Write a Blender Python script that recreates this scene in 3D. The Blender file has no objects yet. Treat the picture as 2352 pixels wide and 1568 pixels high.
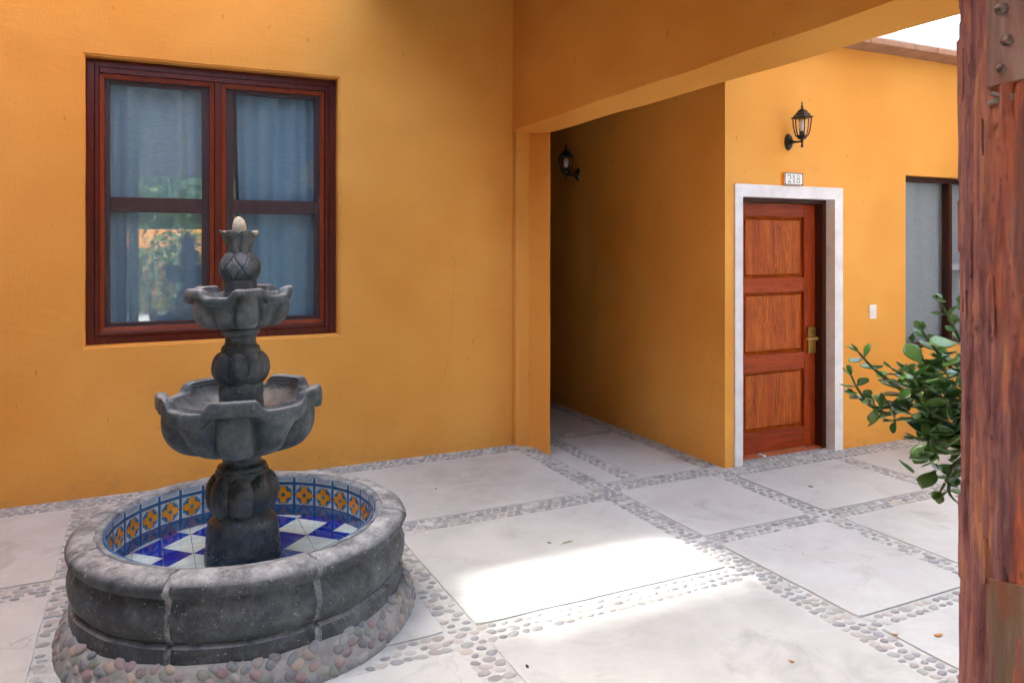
import bpy, bmesh, math, random
import numpy as np
from mathutils import Vector, Matrix, noise
random.seed(7)
sc = bpy.context.scene
R = math.radians
PI = math.pi
C = sc.collection

# ------------------------------------------------------------------ camera, sky, sun, exposure
cam_d = bpy.data.cameras.new('camera')
cam = bpy.data.objects.new('camera', cam_d); C.objects.link(cam)
cam.location = (0, 0, 1.6)
cam.rotation_euler = (R(90), 0, -math.atan2(.4324, .9017))
cam_d.sensor_width = 36; cam_d.lens = 27.0; cam_d.shift_y = -224 / 2352
cam_d.clip_start = .05; cam_d.clip_end = 500
cam_d.dof.use_dof = True; cam_d.dof.focus_distance = 4.6; cam_d.dof.aperture_fstop = 7
sc.camera = cam

SUN_EL, SUN_T = R(58), R(35)
w = bpy.data.worlds.new('World'); sc.world = w; w.use_nodes = True
nt = w.node_tree
sky = nt.nodes.new('ShaderNodeTexSky'); sky.sky_type = 'NISHITA'; sky.sun_disc = False
sky.sun_elevation = SUN_EL; sky.sun_rotation = -SUN_T
sky.air_density = 1.0; sky.dust_density = 6; sky.ozone_density = .6
nt.nodes['Background'].inputs[1].default_value = .15
nt.links.new(sky.outputs[0], nt.nodes['Background'].inputs[0])
sd = bpy.data.lights.new('sun', 'SUN'); sd.energy = 2.0; sd.angle = R(3.6); sd.color = (1, .94, .85)
so = bpy.data.objects.new('sun', sd); C.objects.link(so)
sdir = Vector((math.cos(SUN_EL) * math.sin(SUN_T), -math.cos(SUN_EL) * math.cos(SUN_T), -math.sin(SUN_EL)))
so.rotation_euler = sdir.to_track_quat('-Z', 'Y').to_euler(); so.location = (0, 0, 20)
sc.view_settings.view_transform = 'Standard'; sc.view_settings.look = 'None'
sc.view_settings.exposure = 3.25; sc.view_settings.gamma = 1.0
sc.cycles.max_bounces = 7; sc.cycles.diffuse_bounces = 4; sc.cycles.adaptive_threshold = .03; sc.cycles.transparent_max_bounces = 16

# ------------------------------------------------------------------ materials
def lin(h):
    c = [int(h[i:i + 2], 16) / 255 for i in (0, 2, 4)]
    return tuple(x / 12.92 if x < .04045 else ((x + .055) / 1.055) ** 2.4 for x in c) + (1,)
class N:
    def __init__(s, name):
        s.m = bpy.data.materials.new(name); s.m.use_nodes = True
        s.t = s.m.node_tree; s.b = s.t.nodes['Principled BSDF']; s.out = s.t.nodes['Material Output']
        s._co = None
    def n(s, typ, **k):
        o = s.t.nodes.new('ShaderNode' + typ)
        for a, v in k.items(): setattr(o, a, v)
        return o
    def l(s, a, b): s.t.links.new(a, b)
    def co(s, scale=(1, 1, 1), kind='Object', rnd=False):
        tc = s.n('TexCoord'); mp = s.n('Mapping'); mp.inputs['Scale'].default_value = scale
        s.l(tc.outputs[kind], mp.inputs[0])
        if rnd:
            oi = s.n('ObjectInfo'); mu = s.n('Math', operation='MULTIPLY'); mu.inputs[1].default_value = 37.
            s.l(oi.outputs['Random'], mu.inputs[0]); cb = s.n('CombineXYZ')
            for i in range(3): s.l(mu.outputs[0], cb.inputs[i])
            s.l(cb.outputs[0], mp.inputs['Location'])
        return mp.outputs[0]
    def world(s, scale=(1, 1, 1)):
        g = s.n('NewGeometry'); mp = s.n('Mapping'); mp.inputs['Scale'].default_value = scale
        s.l(g.outputs['Position'], mp.inputs[0]); return mp.outputs[0]
    def noise(s, co, scale, detail=4, rough=.55, dist=0):
        o = s.n('TexNoise'); o.inputs['Scale'].default_value = scale; o.inputs['Detail'].default_value = detail
        o.inputs['Roughness'].default_value = rough; o.inputs['Distortion'].default_value = dist
        s.l(co, o.inputs['Vector']); return o.outputs['Fac']
    def vor(s, co, scale, feature='F1', out='Distance', rnd=1):
        o = s.n('TexVoronoi', feature=feature); o.inputs['Scale'].default_value = scale
        o.inputs['Randomness'].default_value = rnd
        s.l(co, o.inputs['Vector']); return o.outputs[out]
    def ramp(s, f, stops, interp='LINEAR'):
        o = s.n('ValToRGB'); o.color_ramp.interpolation = interp; e = o.color_ramp.elements
        while len(e) < len(stops): e.new(.5)
        for x, (p, c) in zip(e, stops):
            x.position = p; x.color = c if len(c) == 4 else tuple(c) + (1,)
        s.l(f, o.inputs[0]); return o.outputs[0]
    def mix(s, f, a, b, mode='MIX'):
        o = s.n('Mix', data_type='RGBA', blend_type=mode)
        for sock, v in ((o.inputs[0], f), (o.inputs[6], a), (o.inputs[7], b)):
            if hasattr(v, 'is_linked'): s.l(v, sock)
            else: sock.default_value = v
        return o.outputs[2]
    def math(s, op, a, b=0., clamp=False):
        o = s.n('Math', operation=op, use_clamp=clamp)
        for sock, v in ((o.inputs[0], a), (o.inputs[1], b)):
            if hasattr(v, 'is_linked'): s.l(v, sock)
            else: sock.default_value = v
        return o.outputs[0]
    def mapr(s, f, a, b, c=0., d=1.):
        o = s.n('MapRange'); s.l(f, o.inputs[0])
        for i, v in enumerate((a, b, c, d)): o.inputs[i + 1].default_value = v
        return o.outputs[0]
    def bump(s, h, strength=.3, dist=.01, prev=None):
        o = s.n('Bump'); o.inputs['Strength'].default_value = strength; o.inputs['Distance'].default_value = dist
        s.l(h, o.inputs['Height'])
        if prev: s.l(prev, o.inputs['Normal'])
        return o.outputs[0]
    def fin(s, col=None, rough=.7, nrm=None, spec=None, metal=None, **k):
        b = s.b
        def st(n_, v):
            if v is None: return
            if hasattr(v, 'is_linked'): s.l(v, b.inputs[n_])
            else: b.inputs[n_].default_value = v
        st('Base Color', col); st('Roughness', rough); st('Specular IOR Level', spec); st('Metallic', metal)
        if nrm: s.l(nrm, b.inputs['Normal'])
        for a, v in k.items(): st(a, v)
        return s.m
M = {}
def plaster(name, hexc, dark, light, vdir=(1, 1, 1)):
    m = N(name); co = m.world()
    big = m.noise(co, .9, 2, .6); mid = m.noise(co, 5, 3, .6); fine = m.noise(m.world((1, 1, .45)), 60, 3, .65)
    c = m.mix(m.mapr(big, .3, .7), lin(dark), lin(light))
    c = m.mix(m.mapr(mid, .35, .7, 0, .35), c, lin(hexc))
    sp = m.mapr(m.noise(m.world((1, 1, .35)), 26, 1, .5), .74, .80, 0, .5)
    c = m.mix(sp, c, lin('b97a2e'))
    sz = m.n('SeparateXYZ'); m.l(m.world(), sz.inputs[0])
    low = m.math('MULTIPLY', m.mapr(sz.outputs['Z'], .0, .22, 1, 0), m.mapr(m.noise(m.world((1, 1, 2)), 9, 3, .75), .45, .7, 0, .3))
    c = m.mix(low, c, lin('a98a62'))                                   # splash dirt along the foot
    hair = m.math('MULTIPLY', m.mapr(m.vor(m.world((1, 1, .6)), .9, 'DISTANCE_TO_EDGE'), 0, .0022, 1, 0), m.mapr(m.noise(co, 1.1, 2), .58, .64))
    c = m.mix(m.math('MULTIPLY', hair, .35), c, lin('8a5a24'))
    b = m.bump(fine, .26, .004); b = m.bump(m.noise(m.world((.5, .5, 1.6)), 9, 2, .6, 1.5), .13, .014, b); b = m.bump(m.noise(co, 2.2, 1), .3, .05, b)
    return m.fin(c, .8, b, .25)
M['ochre'] = plaster('ochre_plaster', 'e8a54d', 'df9941', 'efb058')
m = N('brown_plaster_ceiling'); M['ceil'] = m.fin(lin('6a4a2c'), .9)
m = N('white_plaster'); co = m.world()
c = m.mix(m.mapr(m.noise(co, 9, 5), .35, .75), lin('eceef0'), lin('d6d8da'))
M['white'] = m.fin(c, .75, m.bump(m.noise(co, 45, 4), .2, .004), .3)
# concrete slabs
m = N('pale_concrete'); co = m.co(rnd=True); wc = m.world()
big = m.noise(co, 1.3, 5, .6); mid = m.noise(co, 6, 6, .65, .6); fine = m.noise(co, 90, 4, .6)
c = m.mix(m.mapr(big, .3, .72), lin('a2a6a5'), lin('bdc2c1'))
c = m.mix(m.mapr(mid, .35, .75, 0, .5), c, lin('c9cecd'))
c = m.mix(m.mapr(m.noise(co, 2.2, 4, .7, 1.2), .56, .72, 0, .5), c, lin('8f9291'))
warp = m.n('VectorMath', operation='ADD'); nz = m.n('TexNoise'); nz.inputs['Scale'].default_value = 3.; nz.inputs['Detail'].default_value = 6
m.l(co, nz.inputs['Vector']); m.l(co, warp.inputs[0])
scl = m.n('VectorMath', operation='SCALE'); scl.inputs['Scale'].default_value = .55
m.l(nz.outputs['Color'], scl.inputs[0]); m.l(scl.outputs[0], warp.inputs[1])
ck = m.vor(warp.outputs[0], .62, 'DISTANCE_TO_EDGE')
ckm = m.math('MULTIPLY', m.mapr(ck, .0, .0024, 1, 0), m.mapr(m.noise(co, .9, 2), .48, .56))
c = m.mix(m.math('MULTIPLY', ckm, .38), c, lin('6d655c'))
dots = m.mapr(m.vor(co, 5.5), .0, .018, .8, 0)
c = m.mix(m.math('MULTIPLY', dots, .7), c, lin('80786e'))
wv = m.n('TexWave', wave_type='RINGS'); wv.inputs['Scale'].default_value = 9; wv.inputs['Distortion'].default_value = 9
wv.inputs['Detail'].default_value = 3; wv.inputs['Detail Scale'].default_value = 1.2; m.l(co, wv.inputs['Vector'])
b = m.bump(wv.outputs['Fac'], .10, .006); b = m.bump(fine, .12, .003, b); b = m.bump(ckm, -.3, .004, b)
M['slab'] = m.fin(c, m.mapr(mid, .3, .7, .5, .68), b, .35)
m = N('mortar_bed'); co = m.world()
c = m.mix(m.mapr(m.noise(co, 14, 6, .7), .35, .7), lin('a9acaa'), lin('c6c9c7'))
M['mortar'] = m.fin(c, .9, m.bump(m.noise(co, 60, 4), .5, .006), .2)
m = N('skirt_mortar'); co = m.world()
c = m.mix(m.mapr(m.noise(co, 9, 8, .75), .35, .7), lin('8b8d8c'), lin('b0b2b0'))
M['skirtm'] = m.fin(c, .9, m.bump(m.noise(co, 50, 5), .5, .006), .2)
def pebmat(name, stops, dust):
    m = N(name); oi = m.n('ObjectInfo'); ge = m.n('NewGeometry')
    f = m.math('FRACT', m.math('ADD', oi.outputs['Random'], ge.outputs['Random Per Island']))
    c = m.ramp(f, stops, 'CONSTANT'); co = m.world()
    c = m.mix(m.mapr(m.noise(co, 70, 4, .7), .4, .7, 0, .4), c, lin('8c8983'))
    c = m.mix(m.mapr(m.noise(co, 18, 4, .7), .3, .75, dust * .3, dust), c, lin('c2c7c8'))
    return m.fin(c, m.mapr(m.noise(co, 30), .3, .7, .35, .6), m.bump(m.noise(co, 120, 3), .15, .002), .4)
G_ = [lin(x) for x in ('868a8c', '77777a', 'a09b95', '84807c', '6b6c72', '868a8c', '7d8587', 'aaa49b', '787c84', '72787a', 'a3a59f', '93908c', '686a6a', '878882', '7f8a84')]
M['pebble'] = pebmat('river_pebble', [(i / len(G_), c) for i, c in enumerate(G_)], .36)
S_ = [lin(x) for x in ('6f5558', '8b8784', '5c6470', '8a7a72', '75494f', 'a19a92', '4f5a5c', '86616c', 'a18c7c', '72767c', '637060', '8d6f6c', '59515c', '8e9192', '7a4a4a', '54616c')]
M['pebble2'] = pebmat('coloured_pebble', [(i / len(S_), c) for i, c in enumerate(S_)], .34)
# volcanic stone
def stone(name, a, b_, dust, wet=.62, spk=.8, lime_skylight=0.):
    m = N(name); co = m.world()
    n1 = m.noise(co, 6, 7, .7, 0); n2 = m.noise(co, 38, 5, .7)
    c = m.mix(m.mapr(n1, .36, .64), lin(a), lin(b_))
    c = m.mix(m.mapr(n2, .42, .72, 0, .6), c, lin('23282c'))
    v = m.n('TexVoronoi'); v.inputs['Scale'].default_value = 62; m.l(co, v.inputs['Vector'])
    sp = m.math('MULTIPLY', m.mapr(v.outputs['Distance'], .10, .26, 1, 0), m.mapr(m.noise(co, 23, 2), .52, .6))
    c = m.mix(m.math('MULTIPLY', sp, spk), c, lin('a3a49f'))
    v2 = m.n('TexVoronoi'); v2.inputs['Scale'].default_value = 24; m.l(co, v2.inputs['Vector'])
    sp2 = m.math('MULTIPLY', m.mapr(v2.outputs['Distance'], .08, .17, 1, 0), m.mapr(m.noise(co, 9, 2), .5, .6))
    c = m.mix(m.math('MULTIPLY', sp2, spk * .8), c, lin('b0a797'))
    d = m.mapr(m.noise(co, 4.5, 9, .78, 0), .47, .66, 0, dust)
    c = m.mix(d, c, lin('99a3a9'))
    if lime_skylight:  # upward faces paled: lime deposit on the rim, painted skylight on the bowls
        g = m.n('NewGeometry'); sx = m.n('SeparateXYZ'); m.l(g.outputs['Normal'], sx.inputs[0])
        t = m.math('MULTIPLY', m.mapr(sx.outputs['Z'], .55, .97), m.mapr(m.noise(co, 7, 9, .8, 0), .38, .60, .05, lime_skylight))
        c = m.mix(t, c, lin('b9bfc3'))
    pit = m.mapr(m.vor(co, 48), .0, .22, 0, 1); pm = m.mapr(m.noise(co, 17, 2), .5, .58)
    hgt = m.math('SUBTRACT', m.math('MULTIPLY', n2, .6), m.math('MULTIPLY', m.math('SUBTRACT', 1., pit), pm))
    bb = m.bump(hgt, .8, .009); bb = m.bump(m.noise(co, 11, 4), .3, .02, bb)
    return m.fin(c, m.mapr(n1, .3, .7, wet - .1, wet + .12), bb, .45)
M['stone'] = stone('volcanic_stone', '2e3a43', '4f5f69', .42, .44, .6, .45)  # bluish paling of upward faces stands in for skylight
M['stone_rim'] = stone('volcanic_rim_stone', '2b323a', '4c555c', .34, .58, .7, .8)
M['stone_wet'] = stone('wet_volcanic_stone', '263238', '425058', .25, .3, .4)
m = N('mortar_joint'); co = m.world()
c = m.mix(m.mapr(m.noise(co, 14, 8, .8), .38, .62), lin('9aa1a5'), lin('4e555a'))
M['joint'] = m.fin(c, .85, m.bump(m.noise(co, 55, 4), .5, .006), .2)
m = N('pale_egg_stone'); co = m.world()
c = m.mix(m.mapr(m.noise(co, 120, 4, .7), .45, .75), lin('cfc8b6'), lin('8f8874'))
M['egg'] = m.fin(c, .8, m.bump(m.noise(co, 90), .4, .003), .2)
# tiles
def flat(name, hexc, rough=.5, spec=.5, **k):
    m = N(name); return m.fin(lin(hexc), rough, None, spec, **k)
def glaze(name, a, b_, rough=.12):
    m = N(name); co = m.world(); c = m.mix(m.mapr(m.noise(co, 30, 4, .6), .35, .7), lin(a), lin(b_))
    return m.fin(c, rough, m.bump(m.noise(co, 40, 2), .06, .003), .5)
M['t_blue'] = glaze('cobalt_glaze', '17249a', '2135ac'); M['t_white'] = glaze('white_glaze', 'e9edea', 'dde6e4')
M['t_navy'] = glaze('navy_glaze', '2b5f96', '3b78b0'); M['t_teal'] = glaze('teal_glaze', '4a93b8', '3a80a8')
M['t_yel'] = glaze('yellow_glaze', 'eea52c', 'e0921c'); M['t_dark'] = glaze('dark_navy_glaze', '12284e', '16335e')
M['t_pale'] = glaze('pale_blue_glaze', '9fb4c2', 'b9c8d0'); M['t_line'] = glaze('ivory_glaze', 'dfe6e2', 'd2dcd8')
m = N('water_surface'); fr = m.n('Fresnel'); fr.inputs[0].default_value = 1.33
bn = m.bump(m.noise(m.world(), 14, 2), .03, .01); m.l(bn, fr.inputs['Normal'])
tr = m.n('BsdfTransparent'); tr.inputs[0].default_value = (.90, .97, .97, 1); gl = m.n('BsdfGlossy'); gl.inputs['Roughness'].default_value = 0.0
m.l(bn, gl.inputs['Normal']); mx = m.n('MixShader')
m.l(m.math('MULTIPLY', fr.outputs[0], 1.35, True), mx.inputs[0]); m.l(tr.outputs[0], mx.inputs[1]); m.l(gl.outputs[0], mx.inputs[2]); m.l(mx.outputs[0], m.out.inputs[0])
M['water'] = m.m
def glassmat(name, tint, k, ior=1.5):
    m = N(name); fr = m.n('Fresnel'); ge = m.n('NewGeometry')
    m.l(m.mapr(ge.outputs['Backfacing'], 0, 1, ior, 1 / ior), fr.inputs[0])
    tr = m.n('BsdfTransparent'); tr.inputs[0].default_value = tint; gl = m.n('BsdfGlossy'); gl.inputs['Roughness'].default_value = 0.0
    mx = m.n('MixShader'); m.l(m.math('MULTIPLY', fr.outputs[0], k, True), mx.inputs[0])
    m.l(tr.outputs[0], mx.inputs[1]); m.l(gl.outputs[0], mx.inputs[2]); m.l(mx.outputs[0], m.out.inputs[0]); return m.m
M['glass'] = glassmat('window_glass', (.95, .97, .99, 1), 3.2)
M['glass2'] = glassmat('plain_window_glass', (.95, .97, .98, 1), .7)
M['lglass'] = glassmat('lantern_glass', (.97, .97, .97, 1), 1.0)
m = N('insect_mesh'); tr = m.n('BsdfTransparent'); df = m.n('BsdfDiffuse'); df.inputs[0].default_value = (.13, .15, .17, 1)
mx = m.n('MixShader'); mx.inputs[0].default_value = .10
m.l(tr.outputs[0], mx.inputs[1]); m.l(df.outputs[0], mx.inputs[2]); m.l(mx.outputs[0], m.out.inputs[0]); M['mesh'] = m.m
def fabric(name, a, b_):
    m = N(name); co = m.world((1, 1, 1)); c = m.mix(m.mapr(m.noise(m.world((.3, .3, 1)), 120, 3, .6), .35, .65), lin(a), lin(b_))
    return m.fin(c, .95, m.bump(m.noise(m.world((.25, .25, 1)), 60, 2), .12, .002), .1)
M['curtain'] = fabric('blue_curtain', 'aad5e4', 'c2e6f2'); M['curtain2'] = fabric('grey_curtain', '989ea4', 'a6acb2')
M['brown_wall'] = flat('brown_render', '5c452c', .9, .2)
M['grey_wall'] = flat('grey_render', '969da2', .9, .2)
M['room'] = flat('pale_room', '9a938a', .95, .1)
# wood
def wood(name, a, b_, c_, axis='z', scale=1., rough=.35, dist=5., spec=.3):
    m = N(name); s_ = {'z': (7, 7, .55), 'x': (.55, 7, 7)}[axis]
    co = m.co(tuple(x * scale for x in s_), rnd=True)
    base = m.noise(co, 1.3, 3, .5, dist * .12)
    rings = m.math('FRACT', m.math('MULTIPLY', base, 7. + dist))
    line = m.math('MULTIPLY', m.math('POWER', rings, 2.2), m.mapr(m.noise(co, .8, 2), .3, .65, .35, 1))
    c = m.mix(m.mapr(base, .3, .7), lin(b_), lin(a)); c = m.mix(m.math('MULTIPLY', line, .7), c, lin(c_))
    fine = m.noise(m.co(tuple(x * scale * 9 for x in s_), rnd=True), 1.2, 4, .65)
    c = m.mix(m.mapr(fine, .42, .72, 0, .45), c, lin(c_))
    c = m.mix(m.mapr(m.noise(m.co((3, 3, 3), rnd=True), 1.5, 5, .7), .5, .75, 0, .3), c, lin(c_))
    return m.fin(c, m.mapr(fine, .3, .7, rough - .06, rough + .1), m.bump(fine, .1, .002), spec)
M['door_stile'] = wood('door_wood_vertical', '97340c', 'b4480f', '561404', 'z', 1.6, .36, 3)
M['door_rail'] = wood('door_wood_horizontal', '9a370b', 'b64c10', '561404', 'x', 1.3, .36, 4)
M['door_panel'] = wood('door_panel_wood', 'a8440c', 'd06d14', '4a1203', 'z', 1.25, .36, 6)
M['frame_wood'] = wood('window_frame_wood', '552019', '66291f', '471811', 'z', 1, .3, 2)
M['sash_wood'] = wood('sash_moulding_wood', '8e3d20', 'a04b28', '6f2a16', 'z', 1, .3, 2)
M['case_wood'] = wood('casement_wood', '4d2d2a', '5a3733', '40221f', 'z', 1, .4, 2)
M['dark_wood'] = wood('dark_frame_wood', '3a1710', '4a2015', '2c0f0a')
M['roof_wood'] = wood('roof_board_wood', '3d2a1d', '4f3826', '2d1f15', 'x')
m = N('brick_soffit'); co = m.world()
c = m.mix(m.mapr(m.noise(co, 8, 5, .7), .35, .7), lin('b58f78'), lin('9c7661'))
M['brick'] = m.fin(c, .9, m.bump(m.noise(co, 40, 4), .4, .005), .2)
m = N('terracotta'); co = m.world(); c = m.mix(m.mapr(m.noise(co, 10, 5), .35, .7), lin('b4643c'), lin('9a4f2c'))
M['terra'] = m.fin(c, .7, m.bump(m.noise(co, 60), .2, .003), .3)
# weathered post
m = N('peeling_red_timber'); co = m.co((5, 5, .55)); co2 = m.co((9, 9, 1.3))
n1 = m.noise(co, 1.4, 7, .68, .6); n2 = m.noise(co2, 2.4, 6, .7, .4); n3 = m.noise(m.co((24, 24, 2.6)), 1.3, 5, .7)
c = m.ramp(n1, [(.30, lin('50343a')), (.40, lin('84493c')), (.50, lin('ab5736')), (.60, lin('c06a42')), (.70, lin('9a6a55'))])
c = m.mix(m.mapr(n2, .54, .66, 0, .8), c, lin('5b4a50'))
c = m.mix(m.mapr(n2, .30, .40, .75, 0), c, lin('c0764c'))
c = m.mix(m.mapr(n3, .58, .72, 0, .75), c, lin('3a2626'))
c = m.mix(m.mapr(m.vor(m.co((9, 9, 3)), 2.2), .0, .12, .9, 0), c, lin('2c1d1e'))
c = m.mix(m.mapr(m.noise(m.co((16, 16, 3)), 1.7, 4), .66, .72, 0, .8), c, lin('b59a6e'))
tcx = m.n('TexCoord'); dt = m.n('VectorMath', operation='DOT_PRODUCT'); m.l(tcx.outputs['Object'], dt.inputs[0]); dt.inputs[1].default_value = (.79, -.61, 0)
side = m.math('ADD', dt.outputs['Value'], m.mapr(n1, .3, .7, -.05, .05))
bark = m.mapr(side, -.07, -.005, 1, 0)
bc = m.ramp(n3, [(.32, lin('3c2930')), (.45, lin('6a474d')), (.54, lin('7d5a58')), (.63, lin('a0684c')), (.74, lin('b8986f'))])
c = m.mix(m.math('MULTIPLY', bark, .85), c, bc)
M['post'] = m.fin(c, m.mapr(n2, .3, .7, .6, .85), m.bump(n3, .6, .008, m.bump(n1, .5, .02)), .3)
m = N('grey_weathered_board'); co = m.co((14, 14, 1.2)); n1 = m.noise(co, 1.5, 6, .65, .5)
c = m.ramp(n1, [(.3, lin('6b5049')), (.5, lin('8a6e66')), (.7, lin('a08a82'))])
c = m.mix(m.mapr(m.noise(m.co((4, 4, 1.5)), 2, 4), .5, .7, 0, .6), c, lin('8a4a3c'))
M['board'] = m.fin(c, .75, m.bump(n1, .4, .004), .3)
m = N('brown_weathered_board'); co = m.co((14, 14, 1.2)); n1 = m.noise(co, 1.5, 6, .65, .5)
c = m.ramp(n1, [(.3, lin('54402f')), (.5, lin('6f5a4a')), (.7, lin('84705f'))])
c = m.mix(m.mapr(m.noise(m.co((5, 5, 2)), 2.2, 5), .48, .66, 0, .8), c, lin('7c4630'))
M['board2'] = m.fin(c, .75, m.bump(n1, .4, .004), .3)
m = N('rusty_iron'); co = m.world(); c = m.mix(m.mapr(m.noise(co, 60, 4), .4, .65), lin('5a4440'), lin('8d807c'))
M['iron'] = m.fin(c, .5, m.bump(m.noise(co, 90), .3, .002), .5, .5)
M['fibre'] = fabric('grey_rope', '8d8680', '6d6661')
M['black'] = flat('black_lantern_paint', '15130f', .42, .5)
M['bulb'] = flat('white_bulb', 'e9e6e0', .25, .5)
M['brass'] = flat('brass', 'b08d4a', .3, .5, Metallic=.9)
M['dgrey'] = flat('dark_slot', '1d1a17', .6)
M['plastic'] = flat('white_plastic', 'eceae6', .35)
M['ink'] = flat('blue_black_ink', '2b2460', .25)
m = N('jade_leaf'); oi = m.n('ObjectInfo'); co = m.co()
c = m.ramp(oi.outputs['Random'], [(0, lin('2c5718')), (.35, lin('3a6e22')), (.6, lin('4d8034')), (.8, lin('638f4c')), (1, lin('356527'))])
c = m.mix(m.mapr(m.noise(co, 30, 3), .4, .7, 0, .4), c, lin('6d8a5c'))
M['leaf'] = m.fin(c, .28, None, .5); M['leaf'].node_tree.nodes['Principled BSDF'].inputs['Subsurface Weight'].default_value = 0
M['stem'] = flat('jade_stem', '4d6238', .6)
M['trunk'] = flat('tree_bark', '4b3b2c', .9)
m = N('tree_foliage'); ge = m.n('NewGeometry')
c = m.ramp(ge.outputs['Random Per Island'], [(0, lin('2c4a20')), (.4, lin('48692f')), (.75, lin('6b8a45')), (1, lin('38572a'))])
M['foliage'] = m.fin(c, .7, None, .3)
M['sprig'] = flat('sprig_green', '6f8f3a', .6); M['dryleaf'] = flat('dry_leaf', 'b07a45', .8); M['crumb'] = flat('dark_crumb', '4a4038', .9)
M['carwhite'] = flat('car_paint_white', 'd8dde2', .2)

# ------------------------------------------------------------------ geometry helpers
def obj(name, bm, mat, parent=None, smooth=False, loc=None):
    me = bpy.data.meshes.new(name)
    if isinstance(bm, tuple): me.from_pydata(*bm); me.update()
    else:
        bm.normal_update(); bm.to_mesh(me); bm.free()
    for k in (mat if isinstance(mat, (list, tuple)) else [mat]): me.materials.append(M[k])
    o = bpy.data.objects.new(name, me); C.objects.link(o)
    if smooth:
        me.polygons.foreach_set('use_smooth', [True] * len(me.polygons))
    if parent: o.parent = parent
    if loc: o.location = loc
    return o
def sharp(o, ang=35):
    me = o.data; me.polygons.foreach_set('use_smooth', [True] * len(me.polygons))
    try: me.set_sharp_from_angle(angle=R(ang))
    except Exception: pass
    return o
def empty(name, loc=(0, 0, 0), rz=0, parent=None):
    o = bpy.data.objects.new(name, None); C.objects.link(o); o.location = loc; o.rotation_euler = (0, 0, rz); o.empty_display_size = .1
    if parent: o.parent = parent
    return o
def tag(o, label=None, cat=None, group=None, kind=None):
    for k, v in (('label', label), ('category', cat), ('group', group), ('kind', kind)):
        if v: o[k] = v
    return o
def link(me, name, parent, mat=None):
    o = bpy.data.objects.new(name, me); C.objects.link(o); o.parent = parent; return o
def box(bm, x0, x1, y0, y1, z0, z1, bev=0, seg=1, mi=0):
    r = bmesh.ops.create_cube(bm, size=1)
    vs = r['verts']
    for v in vs: v.co = Vector((x0 + (v.co.x + .5) * (x1 - x0), y0 + (v.co.y + .5) * (y1 - y0), z0 + (v.co.z + .5) * (z1 - z0)))
    fs = {f for v in vs for f in v.link_faces}
    for f in fs: f.material_index = mi
    if bev:
        es = {e for v in vs for e in v.link_edges}
        bmesh.ops.bevel(bm, geom=list(es), offset=bev, segments=seg, affect='EDGES', profile=.5)
    return vs
def bx(name, mat, parent, *a, bev=0, seg=1):
    bm = bmesh.new(); box(bm, *a, bev=bev, seg=seg); return obj(name, bm, mat, parent)
def prism(bm, pts, z0, z1):
    """pts: plan polygon counter-clockwise; z0/z1 number or per-point list"""
    n = len(pts); Z0 = z0 if isinstance(z0, (list, tuple)) else [z0] * n; Z1 = z1 if isinstance(z1, (list, tuple)) else [z1] * n
    lo = [bm.verts.new((p[0], p[1], Z0[i])) for i, p in enumerate(pts)]
    hi = [bm.verts.new((p[0], p[1], Z1[i])) for i, p in enumerate(pts)]
    bm.faces.new(hi); bm.faces.new(lo[::-1])
    for i in range(n): bm.faces.new((lo[i], lo[(i + 1) % n], hi[(i + 1) % n], hi[i]))
def tube(bm, pts, rad, n=8, cap=True):
    pts = [Vector(p) for p in pts]; rr = rad if isinstance(rad, (list, tuple)) else [rad] * len(pts)
    rings = []
    for i, p in enumerate(pts):
        t = (pts[min(i + 1, len(pts) - 1)] - pts[max(i - 1, 0)]).normalized()
        a = t.cross(Vector((0, 0, 1)) if abs(t.z) < .9 else Vector((1, 0, 0))).normalized(); b = t.cross(a)
        rings.append([bm.verts.new(p + (a * math.cos(2 * PI * k / n) + b * math.sin(2 * PI * k / n)) * rr[i]) for k in range(n)])
    for i in range(len(rings) - 1):
        for k in range(n): bm.faces.new((rings[i][k], rings[i][(k + 1) % n], rings[i + 1][(k + 1) % n], rings[i + 1][k]))
    if cap: bm.faces.new(rings[0][::-1]); bm.faces.new(rings[-1])
def lathe(prof, n=64, f=None, a0=0, a1=2 * PI, closed_prof=False, caps=True):
    """prof: list (r,z). f(r,z,th,i)->(r,z). returns bmesh"""
    bm = bmesh.new(); full = abs(a1 - a0 - 2 * PI) < 1e-6; cols = n if full else n + 1; G = []
    for j in range(cols):
        th = a0 + (a1 - a0) * j / n; col = []
        for i, (r, z) in enumerate(prof):
            if f: r, z = f(r, z, th, i)
            col.append(bm.verts.new((r * math.cos(th), r * math.sin(th), z)))
        G.append(col)
    m_ = len(prof); rng = range(m_ if closed_prof else m_ - 1)
    for j in range(n):
        A, B = G[j], G[(j + 1) % cols]
        for i in rng:
            bm.faces.new((A[i], B[i], B[(i + 1) % m_], A[(i + 1) % m_]))
    if not full and closed_prof and caps:
        bm.faces.new(G[0]); bm.faces.new(G[-1][::-1])
    bmesh.ops.recalc_face_normals(bm, faces=bm.faces)
    return bm
def nz(p, s, o=0): return noise.noise(Vector((p[0] * s + o, p[1] * s + o * 1.7, p[2] * s)))
def jitter(bm, amp, s, o=0):
    for v in bm.verts:
        v.co += v.normal * 0
    bm.normal_update()
    mv = [(v, v.normal * (amp * (nz(v.co, s, o) + .5 * nz(v.co, s * 2.3, o + 9)))) for v in bm.verts]
    for v, d_ in mv: v.co += d_
def P(u, v, depth):
    """a point in front of the place the picture was taken from, at a real distance in metres"""
    x = (u - 1176) / 1764 * depth; y = -(v - 560) / 1764 * depth
    return Vector((.9017 * x + .4324 * depth, -.4324 * x + .9017 * depth, 1.6 + y))

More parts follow.
